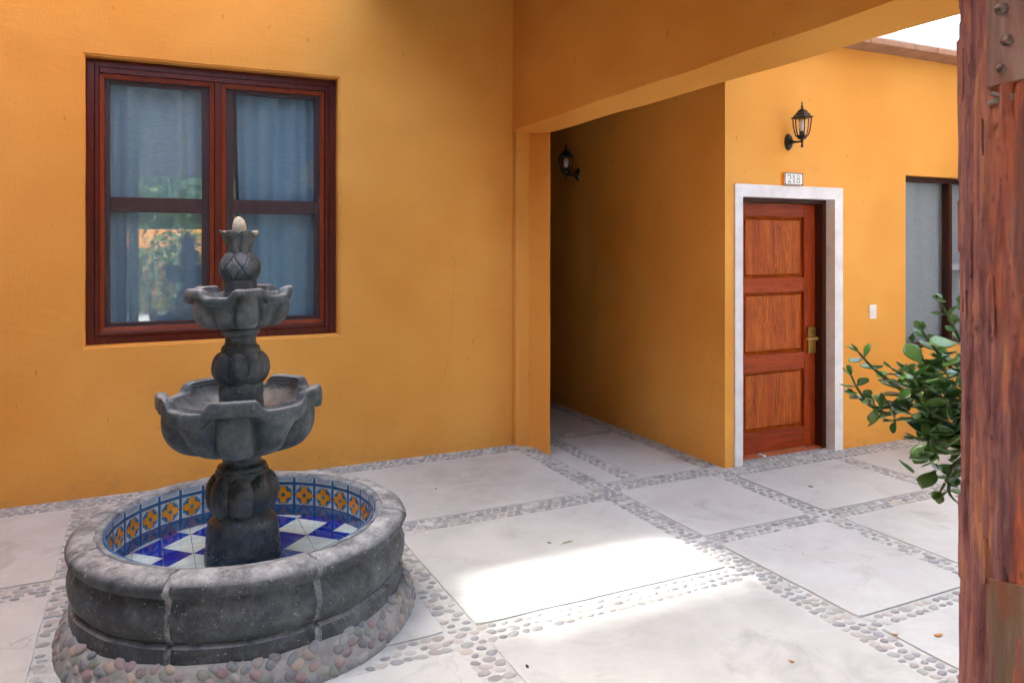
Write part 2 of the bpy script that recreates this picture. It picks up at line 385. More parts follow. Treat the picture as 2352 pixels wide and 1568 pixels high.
# ------------------------------------------------------------------ ground, slabs, pebble strips
bm = bmesh.new(); bmesh.ops.create_grid(bm, x_segments=2, y_segments=2, size=120)
ground = tag(obj('ground', bm, 'mortar', loc=(0, 0, -.006)), kind='structure')
YL, YD, XP = 5.54, 4.30, 3.754
slabs = []
xs = [(-3.4, -1.90), (-1.74, -.39), (-.23, 1.12), (1.26, 2.61)]
ys = [(4.25, 5.34), (2.98, 4.07), (1.73, 2.82), (.45, 1.57)]
for a in xs:
    for b in ys: slabs.append((*a, *b))
xr = [(2.77, 3.55), (3.69, 4.63), (4.77, 5.71), (5.85, 6.8)]
yr = [(3.345, 4.15), (2.33, 3.215), (1.32, 2.22), (.3, 1.2)]
for i, a in enumerate(xr):
    for j, b in enumerate(yr):
        b = list(b)
        if j == 0 and i == 0: b[1] = 4.19
        if j == 0 and i > 0: b[1] = 4.11
        slabs.append((*a, *b))
slabs += [(2.77, 2.93, 4.37, 5.52), (3.07, 3.6, 4.36, 5.51), (2.95, 3.6, 5.63, 7.2), (2.95, 3.6, 7.34, 9.1)]
for (x0, x1, y0, y1) in slabs:
    bm = bmesh.new(); cx, cy = (x0 + x1) / 2, (y0 + y1) / 2
    nx, ny = max(2, int((x1 - x0) / .06)), max(2, int((y1 - y0) / .06)); pts = []
    e = lambda t: .005 * noise.noise(Vector((t * 5.3 + x0 * 7, y0 * 3, 0)))
    for i in range(nx + 1): pts.append((x0 + (x1 - x0) * i / nx, y0 + e(i * .06)))
    for i in range(1, ny + 1): pts.append((x1 + e(20 + i * .06), y0 + (y1 - y0) * i / ny))
    for i in range(1, nx + 1): pts.append((x1 - (x1 - x0) * i / nx, y1 + e(40 + i * .06)))
    for i in range(1, ny): pts.append((x0 + e(60 + i * .06), y1 - (y1 - y0) * i / ny))
    pts = [(p[0] - cx, p[1] - cy) for p in pts]
    prism(bm, pts, -.03, 0)
    top = [f for f in bm.faces if f.normal.z > .9 or len(f.verts) > 4 and f.calc_center_median().z > -.01]
    es = {ed for f in top for ed in f.edges}
    bmesh.ops.bevel(bm, geom=list(es), offset=.005, segments=2, affect='EDGES')
    o = obj('paving_slab', bm, 'slab', ground, loc=(cx, cy, .006 + random.uniform(-.001, .002)))
# pebbles
def pebble_mesh(seed, n=9, m_=4):
    rnd = random.Random(seed); vs = []; fs = []
    ph = [rnd.uniform(0, 6.28) for _ in range(3)]
    for i in range(m_):
        t = i / (m_ - .4) * PI / 2
        for k in range(n):
            a = 2 * PI * k / n; rr = 1 + .10 * math.cos(2 * a + ph[0]) + .07 * math.cos(3 * a + ph[1])
            vs.append((math.cos(t) * rr * math.cos(a), math.cos(t) * rr * math.sin(a), math.sin(t)))
    vs.append((0, 0, 1.0))
    for i in range(m_ - 1):
        for k in range(n): fs.append((i * n + k, i * n + (k + 1) % n, (i + 1) * n + (k + 1) % n, (i + 1) * n + k))
    for k in range(n): fs.append(((m_ - 1) * n + k, (m_ - 1) * n + (k + 1) % n, m_ * n))
    return vs, fs
PV = [pebble_mesh(s) for s in range(6)]
def pebble_data(mat, nm):
    out = []
    for v, f in PV:
        me = bpy.data.meshes.new(nm); me.from_pydata(v, [], f); me.materials.append(M[mat])
        me.polygons.foreach_set('use_smooth', [True] * len(me.polygons)); out.append(me)
    return out
PEB = pebble_data('pebble', 'pebble'); PEB2 = pebble_data('pebble2', 'pebble')
strips = [(2.615, 2.765, .45, 5.36), (1.125, 1.255, .45, 5.33), (-.385, -.235, .45, 5.33), (-3, 2.655, 5.35, 5.53),
          (-3, -.39, 4.075, 4.245), (-.23, 1.12, 4.075, 4.245), (1.26, 2.61, 4.075, 4.245), (-3, -.39, 2.825, 2.975), (-.23, 1.12, 2.825, 2.975), (1.26, 2.61, 2.825, 2.975),
          (3.555, 3.685, .45, 4.10), (4.635, 4.765, .45, 4.10), (5.715, 5.845, .9, 4.10),
          (2.77, 3.55, 3.22, 3.34), (3.69, 4.63, 3.22, 3.34), (4.77, 5.71, 3.22, 3.34), (5.85, 6.8, 3.22, 3.34),
          (2.77, 3.55, 2.225, 2.325), (3.69, 4.63, 2.225, 2.325), (4.77, 5.71, 2.225, 2.325),
          (2.77, 3.62, 4.195, 4.355), (3.62, 6.8, 4.12, 4.29), (3.92, 4.83, 4.30, 4.385), (2.935, 3.065, 4.37, 5.5), (3.605, 3.745, 4.37, 8), (2.96, 3.6, 5.515, 5.625)]
FC, FR = Vector((.407, 3.549)), .434 * 1.6
peb = []
for (x0, x1, y0, y1) in strips:
    W_, H_ = x1 - x0, y1 - y0; px, py = .052, .043
    nx, ny = max(1, round(W_ / px)), max(1, round(H_ / py)); px, py = W_ / nx, H_ / ny
    for j in range(ny):
        for i in range(nx):
            if random.random() < .05: continue
            sh = .25 if j % 2 else -.25
            x = x0 + (i + .5 + sh * .8 + random.uniform(-.12, .12)) * px; y = y0 + (j + .5 + random.uniform(-.12, .12)) * py
            x = min(max(x, x0 + .02), x1 - .02); y = min(max(y, y0 + .016), y1 - .016)
            if (Vector((x, y)) - FC).length < .765: continue
            z_ = .4324 * x + .9017 * y
            if z_ < 1.5: continue
            k = random.uniform(.66, 1.14)
            peb.append((x, y, .0265 * k, .0195 * k * random.uniform(.85, 1.1), random.uniform(-.45, .45), z_))
def in_view(p):
    x, y = p[0], p[1]; xx = .9017 * x - .4324 * y; z = p[5]; u = 1176 + xx / z * 1764; v = 560 + 1.6 / z * 1764
    return -20 < u < 2200 and v < 1590
peb.sort(key=lambda p: (0 if in_view(p) else 1, p[5]))
AV, AF = [], []
for i, (x, y, a, b, rz, z_) in enumerate(peb):
    hz = random.uniform(.0055, .0098)
    if i < 300:
        o = link(PEB[i % 6], 'pebble', ground); o.location = (x, y, .0); o.rotation_euler = (0, 0, rz); o.scale = (a, b, hz)
    else:
        V, F = PV[i % 6]; c_, s_ = math.cos(rz), math.sin(rz); base = len(AV)
        for p in V:
            X, Y = p[0] * a, p[1] * b; AV.append((x + X * c_ - Y * s_, y + X * s_ + Y * c_, p[2] * hz + .0))
        AF += [tuple(q + base for q in f) for f in F]
o = obj('pebble_fill', (AV, [], AF), 'pebble', ground, smooth=True); o['kind'] = 'stuff'

# ------------------------------------------------------------------ the house: walls, beam, eave
house = empty('courtyard_house', (2.66, 5.54, 0))
tag(house, 'ochre plastered courtyard house with wooden window, panelled door and dark passage', 'house')
def hp(o):   # keep world placement while parented to the house empty
    o.matrix_parent_inverse = Matrix.Translation((-2.66, -5.54, 0)); return o
def hobj(name, bm, mat, **k):
    o = obj(name, bm, mat, house, **k); return hp(o)
def wavy_sub(bm, cuts): bmesh.ops.subdivide_edges(bm, edges=list(bm.edges), cuts=cuts, use_grid_fill=True)
WX0, WX1, WZ0, WZ1 = -.335, 1.269, .948, 2.796
H = 11.0  # unseen wall height, added to keep the sun off the court and gallery
bm = bmesh.new()
def cell(x0, x1, z0, z1, y0=YL, y1=YL + .2): box(bm, x0, x1, y0, y1, z0, z1)
# one skin of quads so that no inner faces show
def skin(bm, xs_, zs_, y0, y1, hole):
    V = {}
    def vv(i, j, k):
        if (i, j, k) not in V: V[i, j, k] = bm.verts.new((xs_[i], (y0, y1)[k], zs_[j]))
        return V[i, j, k]
    nx, nzz = len(xs_) - 1, len(zs_) - 1
    sol = lambda i, j: 0 <= i < nx and 0 <= j < nzz and not hole(i, j)
    for i in range(nx):
        for j in range(nzz):
            if not sol(i, j): continue
            bm.faces.new((vv(i, j, 0), vv(i + 1, j, 0), vv(i + 1, j + 1, 0), vv(i, j + 1, 0)))
            bm.faces.new((vv(i, j, 1), vv(i, j + 1, 1), vv(i + 1, j + 1, 1), vv(i + 1, j, 1)))
            if not sol(i - 1, j): bm.faces.new((vv(i, j, 0), vv(i, j + 1, 0), vv(i, j + 1, 1), vv(i, j, 1)))
            if not sol(i + 1, j): bm.faces.new((vv(i + 1, j, 0), vv(i + 1, j, 1), vv(i + 1, j + 1, 1), vv(i + 1, j + 1, 0)))
            if not sol(i, j - 1): bm.faces.new((vv(i, j, 0), vv(i, j, 1), vv(i + 1, j, 1), vv(i + 1, j, 0)))
            if not sol(i, j + 1): bm.faces.new((vv(i, j + 1, 0), vv(i + 1, j + 1, 0), vv(i + 1, j + 1, 1), vv(i, j + 1, 1)))
def rng(a, b, n): return [a + (b - a) * i / n for i in range(n)] + [b]
xs_ = [-9] + rng(-3, WX0, 16) + rng(WX0, WX1, 20)[1:] + rng(WX1, 2.662, 16)[1:]
zs_ = [-.1] + rng(.05, WZ0, 9) + rng(WZ0, WZ1, 22)[1:] + rng(WZ1, 3.85, 10)[1:]
iw0, iw1 = xs_.index(WX0), xs_.index(WX1); jw0, jw1 = zs_.index(WZ0), zs_.index(WZ1)
skin(bm, xs_, zs_, YL, YL + .22, lambda i, j: iw0 <= i < iw1 and jw0 <= j < jw1)
es = [e for e in bm.edges if abs(e.verts[0].co.y - YL) < 1e-4 and abs(e.verts[1].co.y - YL) < 1e-4 and
      len(e.link_faces) == 2 and abs(e.link_faces[0].normal.dot(e.link_faces[1].normal)) < .5 and
      WX0 - .01 < e.verts[0].co.x < WX1 + .01 and .5 < e.verts[0].co.z < 3]
bm.normal_update()
es = [e for e in bm.edges if len(e.link_faces) == 2 and abs(e.link_faces[0].normal.dot(e.link_faces[1].normal)) < .5
      and all(abs(v.co.y - YL) < 1e-4 and .5 < v.co.z < 3 and -.4 < v.co.x < 1.4 for v in e.verts)]
for v in bm.verts:   # hand-trowelled wobble
    if v.co.z > 0:
        v.co.y += .005 * nz(v.co, 1.1) * (1 if v.co.y < YL + .1 else 0)
        if any(v in e.verts for e in es):
            v.co.x += .004 * nz(v.co, 4, 3); v.co.z += .004 * nz(v.co, 4, 8)
bmesh.ops.bevel(bm, geom=es, offset=.012, segments=3, affect='EDGES')
sharp(hobj('wall', bm, 'ochre'), 40)
# unseen upper wall added to block the sun; made-up opening shapes the sun patch
kx, ky = math.tan(PI / 2 - SUN_EL) * math.sin(SUN_T), math.tan(PI / 2 - SUN_EL) * math.cos(SUN_T)
def hole_pt(x, y):
    z = (YL - y) / ky; return (x - z * kx, z)
hl0, hr0 = hole_pt(1.44, 3.35), hole_pt(2.58, 3.35); hl1, hr1 = hole_pt(1.36, 2.86), hole_pt(2.58, 2.86)
bm = bmesh.new()
def vpoly(pts):
    n = len(pts); a = [bm.verts.new((p[0], YL, p[1])) for p in pts]; b = [bm.verts.new((p[0], YL + .04, p[1])) for p in pts]
    bm.faces.new(a); bm.faces.new(b[::-1])
    for i in range(n): bm.faces.new((a[i], b[i], b[(i + 1) % n], a[(i + 1) % n]))
z0, z1 = hl0[1], hl1[1]
vpoly([(-9, 3.85), (2.662, 3.85), (2.662, z0), (-9, z0)])
vpoly([(-9, z0), hl0, hl1, (-9, z1)]); vpoly([hr0, (2.662, z0), (2.662, z1), hr1]); vpoly([(-9, z1), (2.662, z1), (2.662, H), (-9, H)])
bmesh.ops.recalc_face_normals(bm, faces=bm.faces)
hobj('added_upper_wall', bm, 'ochre')
# beam wall crossing towards the viewer, hand-made soffit
bm = bmesh.new(); rows = []
NY = 60
for i in range(NY + 1):
    t = i / NY; y = YL + .05 - t * (YL + 3.0)
    tt = (YL - y) / 3.6
    xf = 2.662 + .030 * min(1, max(0, tt * 1.2)) ; xb = 2.772 + .10 * max(0, (5.12 - y)) / 3.2
    zf = 2.486 + .062 * tt + .008 * nz((0, y, 0), 2.2, 3); zb = 2.438 + .055 * max(0, 5.12 - y) / 3.2 + .008 * nz((0, y, 5), 2.0, 7)
    if y > 5.12: zb = 2.437 + min(.05, (y - 5.12) / .28 * .037)
    rows.append([bm.verts.new((xf + .006 * nz((0, y, z / 2), 1.3), y, z)) for z in (H, 5, 3.6, 3.2, 2.9, 2.7, zf + .02)] +
                [bm.verts.new((xf + .028, y, zf + .004 - .004)), bm.verts.new((xb - .012, y, zb)), bm.verts.new((xb, y, zb + .014)), bm.verts.new((xb + .01, y, 3.0)), bm.verts.new((xb + .01, y, H))])
for i in range(NY):
    for k in range(12):
        a, b = rows[i], rows[i + 1]; k2 = (k + 1) % 12
        bm.faces.new((a[k], a[k2], b[k2], b[k]))
bm.faces.new(rows[0]); bm.faces.new(rows[-1][::-1]); bmesh.ops.recalc_face_normals(bm, faces=bm.faces)
sharp(hobj('beam', bm, 'ochre'), 30)
# pier under the beam end
bm = bmesh.new()
pl = [(2.664, 5.60), (2.672, 5.50), (2.690, 5.475), (2.76, 5.44), (2.770, 5.40), (2.772, 5.128), (2.776, 5.121), (2.95, 5.47), (2.95, 5.6)]
zz = [-.1, .05, .3, .6, 1., 1.4, 1.8, 2.1, 2.35, 2.53]
G_r = [[bm.verts.new((p[0] + .004 * nz((p[0], p[1], z), 3), p[1] + .003 * nz((p[0], p[1], z), 3, 5), z)) for i, p in enumerate(pl)] for z in zz]
for a, b in zip(G_r, G_r[1:]):
    for i in range(len(pl)): bm.faces.new((a[i], a[(i + 1) % len(pl)], b[(i + 1) % len(pl)], b[i]))
bm.faces.new(G_r[-1]); bmesh.ops.recalc_face_normals(bm, faces=bm.faces)
sharp(hobj('pier', bm, 'ochre'), 25)
# passage shell: left wall, end wall, roof
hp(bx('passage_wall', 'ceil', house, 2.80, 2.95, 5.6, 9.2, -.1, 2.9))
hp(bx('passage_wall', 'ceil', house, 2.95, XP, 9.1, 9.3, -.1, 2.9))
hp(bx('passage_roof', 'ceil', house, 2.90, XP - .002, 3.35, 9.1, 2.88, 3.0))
hp(bx('added_upper_wall', 'ochre', house, 2.67, 2.88, YL + .06, 9.4, 2.91, H))  # unseen wall added over the passage to stop sun leaking to the door
# overhanging roof along the beam
hp(bx('roof_overhang', 'roof_wood', house, 1.40, 2.655, -3, YL - .01, 3.57, 3.70))
# door building
DX0, DX1, DZ = 3.906, 4.839, 1.947
RX0, RX1, RZ0, RZ1 = 5.655, 6.95, .729, 2.166
EZ = 3.137
bm = bmesh.new()
xs_ = [XP] + [DX0, DX1] + rng(DX1, RX0, 8)[1:] + [RX1, 9.5]
zs_ = [-.1, RZ0, DZ, RZ1, 2.6, EZ]
iD, iR0, iR1 = xs_.index(DX0), xs_.index(RX0), xs_.index(RX1)
skin(bm, xs_, zs_, YD, YD + .22, lambda i, j: (i == iD and j < 2) or (iR0 <= i < iR1 and 1 <= j < 3))
# passage side of the same building, one corner with it
bm2 = bm
hw = hobj('wall', bm, 'ochre')
bm = bmesh.new(); skin(bm, [YD + .22] + rng(YD + .4, 9.1, 6), [-.1, .6, 1.2, 1.8, 2.4, EZ], 0, .22, lambda i, j: False)
for v in bm.verts: v.co = Vector((XP + v.co.y, v.co.x, v.co.z))
bmesh.ops.recalc_face_normals(bm, faces=bm.faces); hobj('wall', bm, 'ochre')
hp(bx('roof', 'white', house, XP, 9.5, YD + .0, 9.1, EZ + .03, EZ + .16))
# brick soffit of the eave, brick by brick, and its white fascia
x = 3.78
while x < 9.2:
    l_ = random.uniform(.23, .27)
    o = hp(bx('brick', 'brick', house, x, x + l_ - .004, YD - .205 + random.uniform(-.004, .004), YD + .002, EZ - .004 + random.uniform(-.004, .002), EZ + .04, bev=.005)); x += l_
hp(bx('fascia', 'white', house, 3.77, 9.5, YD - .20, YD + .0, EZ + .041, EZ + .122, bev=.006))
cw = bx('added_boundary_wall', 'brown_wall', None, -3.2, -3.0, -2.2, YL - .01, -.1, 7.5); tag(cw, 'tall unseen brown wall added on the left to block low skylight', 'wall')  # unseen wall added to hold back low skylight and darken the passage
cs = bx('added_gallery_wall', 'grey_wall', None, 2.95, 7.0, .0, .2, -.1, 4.2); tag(cs, 'unseen grey wall added behind the timber post to block skylight', 'wall')  # unseen wall added to cut the skylight in the gallery
cw = bx('added_gallery_wall', 'grey_wall', None, 7.0, 7.2, 0, YD - .01, -.1, 5.5); tag(cw, 'unseen grey wall added on the far right to block skylight', 'wall')  # second unseen wall, added to dim the gallery from the right
# room behind the courtyard window
bm = bmesh.new(); box(bm, -1.0, 2.0, YL + .221, 7.6, .3, 3.3)
bmesh.ops.reverse_faces(bm, faces=bm.faces)
fr_ = [f for f in bm.faces if abs(f.calc_center_median().y - (YL + .221)) < .01]
bmesh.ops.delete(bm, geom=fr_, context='FACES'); hobj('room', bm, 'room')
bm = bmesh.new(); box(bm, 5.3, 7.4, YD + .221, 6.2, .3, 2.9); bmesh.ops.reverse_faces(bm, faces=bm.faces)
fr_ = [f for f in bm.faces if abs(f.calc_center_median().y - (YD + .221)) < .01]
bmesh.ops.delete(bm, geom=fr_, context='FACES'); hobj('room', bm, 'room')

# ------------------------------------------------------------------ courtyard window
def frame4(bm, x0, x1, z0, z1, wl, wr, wb, wt, y0, y1, bev=.003):
    box(bm, x0, x0 + wl, y0, y1, z0, z1, bev); box(bm, x1 - wr, x1, y0, y1, z0, z1, bev)
    box(bm, x0 + wl, x1 - wr, y0 + .001, y1 - .001, z1 - wt, z1, bev); box(bm, x0 + wl, x1 - wr, y0 + .001, y1 - .001, z0, z0 + wb, bev)
win = hobj('window', bmesh.new(), 'frame_wood'); tag(win, 'large two-leaf reddish brown wooden window with blue curtains')
def wpart(name, bm, mat, **k): return obj(name, bm, mat, win, **k)
bm = bmesh.new(); frame4(bm, WX0 + .002, WX1 - .002, WZ0 + .002, WZ1 - .002, .047, .050, .050, .052, YL + .088, YL + .16)
wpart('frame', bm, 'frame_wood')
bm = bmesh.new(); frame4(bm, WX0 + .050, WX1 - .053, WZ0 + .053, WZ1 - .055, .026, .030, .026, .036, YL + .078, YL + .15, .004)
wpart('frame', bm, 'frame_wood')
MX0, MX1 = .437, .484
bm = bmesh.new(); box(bm, MX0, MX1, YL + .078, YL + .15, WZ0 + .08, WZ1 - .092, .004); wpart('mullion', bm, 'frame_wood')
for (a, b) in ((WX0 + .077, MX0 - .001), (MX1 + .001, WX1 - .084)):
    z0, z1 = WZ0 + .080, WZ1 - .092
    s = wpart('screen_sash', bmesh.new(), 'sash_wood')
    for q, (ins, yy, ww) in enumerate(((0, .094, .010), (.010, .100, .009), (.019, .107, .008))):
        bm = bmesh.new(); frame4(bm, a + ins, b - ins, z0 + ins, z1 - ins, ww, ww, ww, ww, YL + yy, YL + .14, .0025)
        if q == 0: me = bmesh.new()
        me_ = bpy.data.meshes.new('t'); bm.to_mesh(me_); me.from_mesh(me_); bm.free(); bpy.data.meshes.remove(me_)
    me.to_mesh(s.data); me.free()
    bm = bmesh.new(); box(bm, a + .027, b - .027, YL + .118, YL + .1185, z0 + .027, z1 - .027); wpart('insect_screen', bm, 'mesh')
    # casement behind the screen
    L_ = a < .3
    ga, gb = ((-.200, .362) if L_ else (.568, 1.128))
    bm = bmesh.new(); frame4(bm, a - .005, b + .005, z0 - .005, z1 + .005, ga - a + .005, b + .005 - gb, 1.080 - z0 + .005, z1 + .005 - 2.650, YL + .150, YL + .20, .004)
    box(bm, ga, gb, YL + .151, YL + .199, 1.811, 1.909, .004); wpart('casement', bm, 'case_wood')
    for (p0, p1) in ((1.080, 1.811), (1.909, 2.650)):
        bm = bmesh.new(); box(bm, ga - .004, gb + .004, YL + .172, YL + .176, p0 - .004, p1 + .004); wpart('pane', bm, 'glass')
def curtain(name, parent, mat, x0, x1, y, z0, z1, waves, amp, seed=0, inv=None):
    bm = bmesh.new(); nx, nzz = int((x1 - x0) * 110), 16; g = []
    for j in range(nzz + 1):
        z = z0 + (z1 - z0) * j / nzz; row = []
        for i in range(nx + 1):
            t = i / nx; ph = sum(a_ * math.sin(2 * PI * (f_ * t + p_)) for f_, a_, p_ in waves)
            ph += .25 * math.sin(2 * PI * (1.3 * t + .15 * j / nzz + seed))
            row.append(bm.verts.new((x0 + (x1 - x0) * t + .012 * math.sin(j * .3 + i * .1), y + amp * ph, z)))
        g.append(row)
    for j in range(nzz):
        for i in range(nx): bm.faces.new((g[j][i], g[j][i + 1], g[j + 1][i + 1], g[j + 1][i]))
    return obj(name, bm, mat, parent, smooth=True)
curtain('curtain', win, 'curtain', -.42, -.11, YL + .225, .7, 2.78, [(1.6, .6, .1), (3.4, .3, .3)], .02, .2)
curtain('curtain', win, 'curtain', -.16, .50, YL + .26, .7, 2.78, [(2.1, .9, .55), (4.7, .35, .2), (7.3, .15, .6)], .03, .5)
curtain('curtain', win, 'curtain', .612, 1.36, YL + .255, .7, 2.78, [(3.2, .8, .1), (5.3, .45, .4), (9.1, .15, .1)], .028, .1)

# ------------------------------------------------------------------ right-hand window
win2 = hobj('window', bmesh.new(), 'dark_wood'); tag(win2, 'brown framed window with grey curtain, half hidden by the timber post')
def w2(name, bm, mat, **k): return obj(name, bm, mat, win2, **k)
bm = bmesh.new(); frame4(bm, RX0 + .002, RX1 - .002, RZ0 + .002, RZ1 - .002, .016, .04, .035, .04, YD + .07, YD + .14); w2('frame', bm, 'dark_wood')
bm = bmesh.new(); box(bm, 6.30, 6.345, YD + .07, YD + .14, RZ0 + .037, RZ1 - .042, .003); w2('mullion', bm, 'dark_wood')
bm = bmesh.new(); box(bm, 6.346, RX1 - .042, YD + .09, YD + .13, 1.37, 1.425, .003); w2('rail', bm, 'curtain2')
for (a, b) in ((RX0 + .018, 6.30), (6.345, RX1 - .042)):
    bm = bmesh.new(); box(bm, a, b, YD + .10, YD + .104, RZ0 + .037, RZ1 - .042); w2('pane', bm, 'glass2')
curtain('curtain', win2, 'curtain2', RX0 - .1, RX1 + .1, YD + .165, .4, 2.4, [(2, .4, .1), (5, .3, .4), (9.1, .2, .1)], .008, .1)

# ------------------------------------------------------------------ door
door = hobj('door', bmesh.new(), 'door_stile'); tag(door, 'reddish brown panelled wooden door in white surround')
def dp(name, bm, mat, **k): return obj(name, bm, mat, door, **k)
bm = bmesh.new()   # white surround with its reveal
for (a, b, c0, c1) in ((3.838, DX0 + .004, -.02, 2.034), (DX1 - .004, 4.922, -.02, 2.034), (DX0 + .004, DX1 - .004, DZ - .004, 2.034)):
    vs = box(bm, a, b, YD - .012, YD + .075, c0, c1)
bmesh.ops.remove_doubles(bm, verts=bm.verts, dist=.0005); hsur = hobj('door_surround', bm, 'white')
bm = bmesh.new()   # wooden door frame
box(bm, DX0 + .001, DX0 + .045, YD + .0755, YD + .21, 0, DZ - .001, .003); box(bm, DX1 - .039, DX1 - .001, YD + .0755, YD + .21, 0, DZ - .001, .003)
box(bm, DX0 + .045, DX1 - .039, YD + .076, YD + .209, DZ - .035, DZ - .002, .003); dp('frame', bm, 'dark_wood')
yl = YD + .145; lx0, lx1 = DX0 + .048, DX1 - .044
def leafbox(name, mat, a, b, c0, c1, y=yl):
    bm = bmesh.new(); cx, cz = (a + b) / 2, (c0 + c1) / 2
    box(bm, a - cx, b - cx, 0, .04, c0 - cz, c1 - cz, .003); return dp(name, bm, mat, loc=(cx, y, cz))
PX0, PX1 = lx0 + .112, 4.678
leafbox('stile', 'door_stile', lx0, PX0, .012, 1.908); leafbox('stile', 'door_stile', PX1, lx1, .012, 1.908)
for (a, b) in ((.012, .173), (.627, .757), (1.227, 1.339), (1.808, 1.908)): leafbox('rail', 'door_rail', PX0 + .0005, PX1 - .0005, a, b, yl + .0012)
for (a, b) in ((.173, .627), (.757, 1.227), (1.339, 1.808)):
    bm = bmesh.new(); cx, cz = (PX0 + PX1) / 2, (a + b) / 2; w_, h_ = (PX1 - PX0) / 2, (b - a) / 2
    rings = []
    for (ins, yy) in ((-.002, .030), (.012, .026), (.016, .030), (.022, .034), (.024, .018), (.030, .014)):
        rings.append([bm.verts.new((sx * (w_ - ins), yy, sz * (h_ - ins))) for sx, sz in ((-1, -1), (1, -1), (1, 1), (-1, 1))])
    for r0, r1 in zip(rings, rings[1:]):
        for k in range(4): bm.faces.new((r0[k], r0[(k + 1) % 4], r1[(k + 1) % 4], r1[k]))
    bm.faces.new(rings[-1]); bmesh.ops.recalc_face_normals(bm, faces=bm.faces)
    dp('panel', bm, 'door_panel', loc=(cx, yl, cz))
bm = bmesh.new(); box(bm, 4.700, 4.782, yl - .022, yl + .002, .742, .948, .006, 2); box(bm, 4.716, 4.770, yl - .024, yl - .0215, .912, .915, mi=1)
dp('lock_plate', bm, ['brass', 'dgrey'])
bm = bmesh.new()
box(bm, 4.738, 4.764, yl - .062, yl - .020, .846, .872, .004); tube(bm, [(4.752, yl - .055, .859), (4.70, yl - .060, .859), (4.655, yl - .058, .860), (4.645, yl - .052, .861)], [.011, .010, .008, .007], 10)
sharp(dp('handle', bm, 'brass'))
bm = bmesh.new(); tube(bm, [(4.745, yl - .030, .785), (4.745, yl - .020, .785)], .014, 14); dp('keyhole', bm, 'brass')
bm = bmesh.new(); tube(bm, [(4.745, yl - .0325, .782), (4.745, yl - .0295, .782)], .006, 10); dp('keyhole', bm, 'dgrey')
# terracotta threshold tiles
x = DX0 + .003
for k, mt in enumerate(['terra', 'terra', 't_line', 'terra', 'terra', 'terra', 'terra']):
    l_ = .15 if mt == 'terra' else .035
    o = hp(bx('threshold_tile', mt, house, x, min(x + l_ - .005, DX1 - .003), YD + .095, YD + .16, -.02, .006 + random.uniform(0, .003), bev=.003)); x += l_

# ------------------------------------------------------------------ wall lanterns
def make_lantern():
    r = empty('wall_lantern')
    bm = bmesh.new()   # oval stepped back plate
    for (sx, sz, y0, y1) in ((.040, .064, 0, -.010), (.032, .052, -.010, -.020), (.020, .026, -.020, -.036)):
        A = [bm.verts.new((sx * math.cos(2 * PI * k / 16), y0, sz * math.sin(2 * PI * k / 16))) for k in range(16)]
        B = [bm.verts.new((sx * .9 * math.cos(2 * PI * k / 16), y1, sz * .92 * math.sin(2 * PI * k / 16))) for k in range(16)]
        for k in range(16): bm.faces.new((A[k], B[k], B[(k + 1) % 16], A[(k + 1) % 16]))
        bm.faces.new(B)
    bmesh.ops.recalc_face_normals(bm, faces=bm.faces); obj('back_plate', bm, 'black', r)
    ay = -.135; az = -.01
    bm = bmesh.new(); tube(bm, [(0, -.02, .0), (0, -.06, -.006), (0, -.10, -.010), (0, ay, az)], [.016, .010, .007, .007], 10); sharp(obj('arm', bm, 'black', r))
    def hexl(prof, n=6): 
        b = lathe(prof, n)
        for v in b.verts: v.co.y += ay
        return b
    obj('base', hexl([(.0, az - .045), (.008, az - .045), (.010, az - .03), (.006, az - .02), (.010, az + .0), (.012, az + .012), (.030, az + .018), (.034, az + .030), (.044, az + .036), (.046, az + .042), (0, az + .042)]), 'black', r)
    zt = az + .172
    obj('cap', hexl([(.0, zt - .004), (.066, zt - .004), (.080, zt), (.082, zt + .004), (.062, zt + .014), (.054, zt + .030), (.044, zt + .036), (.034, zt + .052), (.016, zt + .064), (.010, zt + .068), (0, zt + .068)]), 'black', r)
    bm = hexl([(.0, zt + .066), (.008, zt + .066), (.007, zt + .078), (.012, zt + .082), (.006, zt + .088), (.005, zt + .110), (.003, zt + .118), (0, zt + .12)], 10)
    sharp(obj('finial', bm, 'black', r))
    prof = [(.043, az + .040), (.054, az + .075), (.062, az + .115), (.066, az + .168)]
    for k in range(6):
        a = 2 * PI * k / 6 + 0
        bm = bmesh.new(); tube(bm, [(q[0] * math.cos(a), ay + q[0] * math.sin(a), q[1]) for q in prof], .0045, 6); obj('bar', bm, 'black', r)
        bm = bmesh.new(); a2 = a + PI / 3; vs = []
        for q in prof: vs.append((bm.verts.new((q[0] * .97 * math.cos(a), ay + q[0] * .97 * math.sin(a), q[1])), bm.verts.new((q[0] * .97 * math.cos(a2), ay + q[0] * .97 * math.sin(a2), q[1]))))
        for p, q in zip(vs, vs[1:]): bm.faces.new((p[0], p[1], q[1], q[0]))
        obj('pane', bm, 'lglass', r)
    b = lathe([(0, az + .158), (.014, az + .154), (.024, az + .140), (.027, az + .122), (.022, az + .100), (.014, az + .082), (.012, az + .07)], 16)
    for v in b.verts: v.co.y += ay
    obj('bulb', b, 'bulb', r, smooth=True)
    b = lathe([(.013, az + .075), (.014, az + .062), (.020, az + .060), (.020, az + .042)], 14)
    for v in b.verts: v.co.y += ay
    obj('socket', b, 'dgrey', r, smooth=True)
    return r
def copy_tree(o, parent=None):
    c = o.copy(); C.objects.link(c); c.parent = parent
    for ch in list(o.children): copy_tree(ch, c)
    return c
lan = make_lantern(); lan.location = (4.360, YD, 2.362)
tag(lan, 'black glass wall lantern on the ochre wall above the house number tile', 'lantern', 'wall lanterns')
l2 = copy_tree(lan); l2.location = (XP, 6.36, 2.262); l2.rotation_euler = (0, 0, R(-90))
tag(l2, 'black glass wall lantern on the wall inside the dark passage', 'lantern', 'wall lanterns')

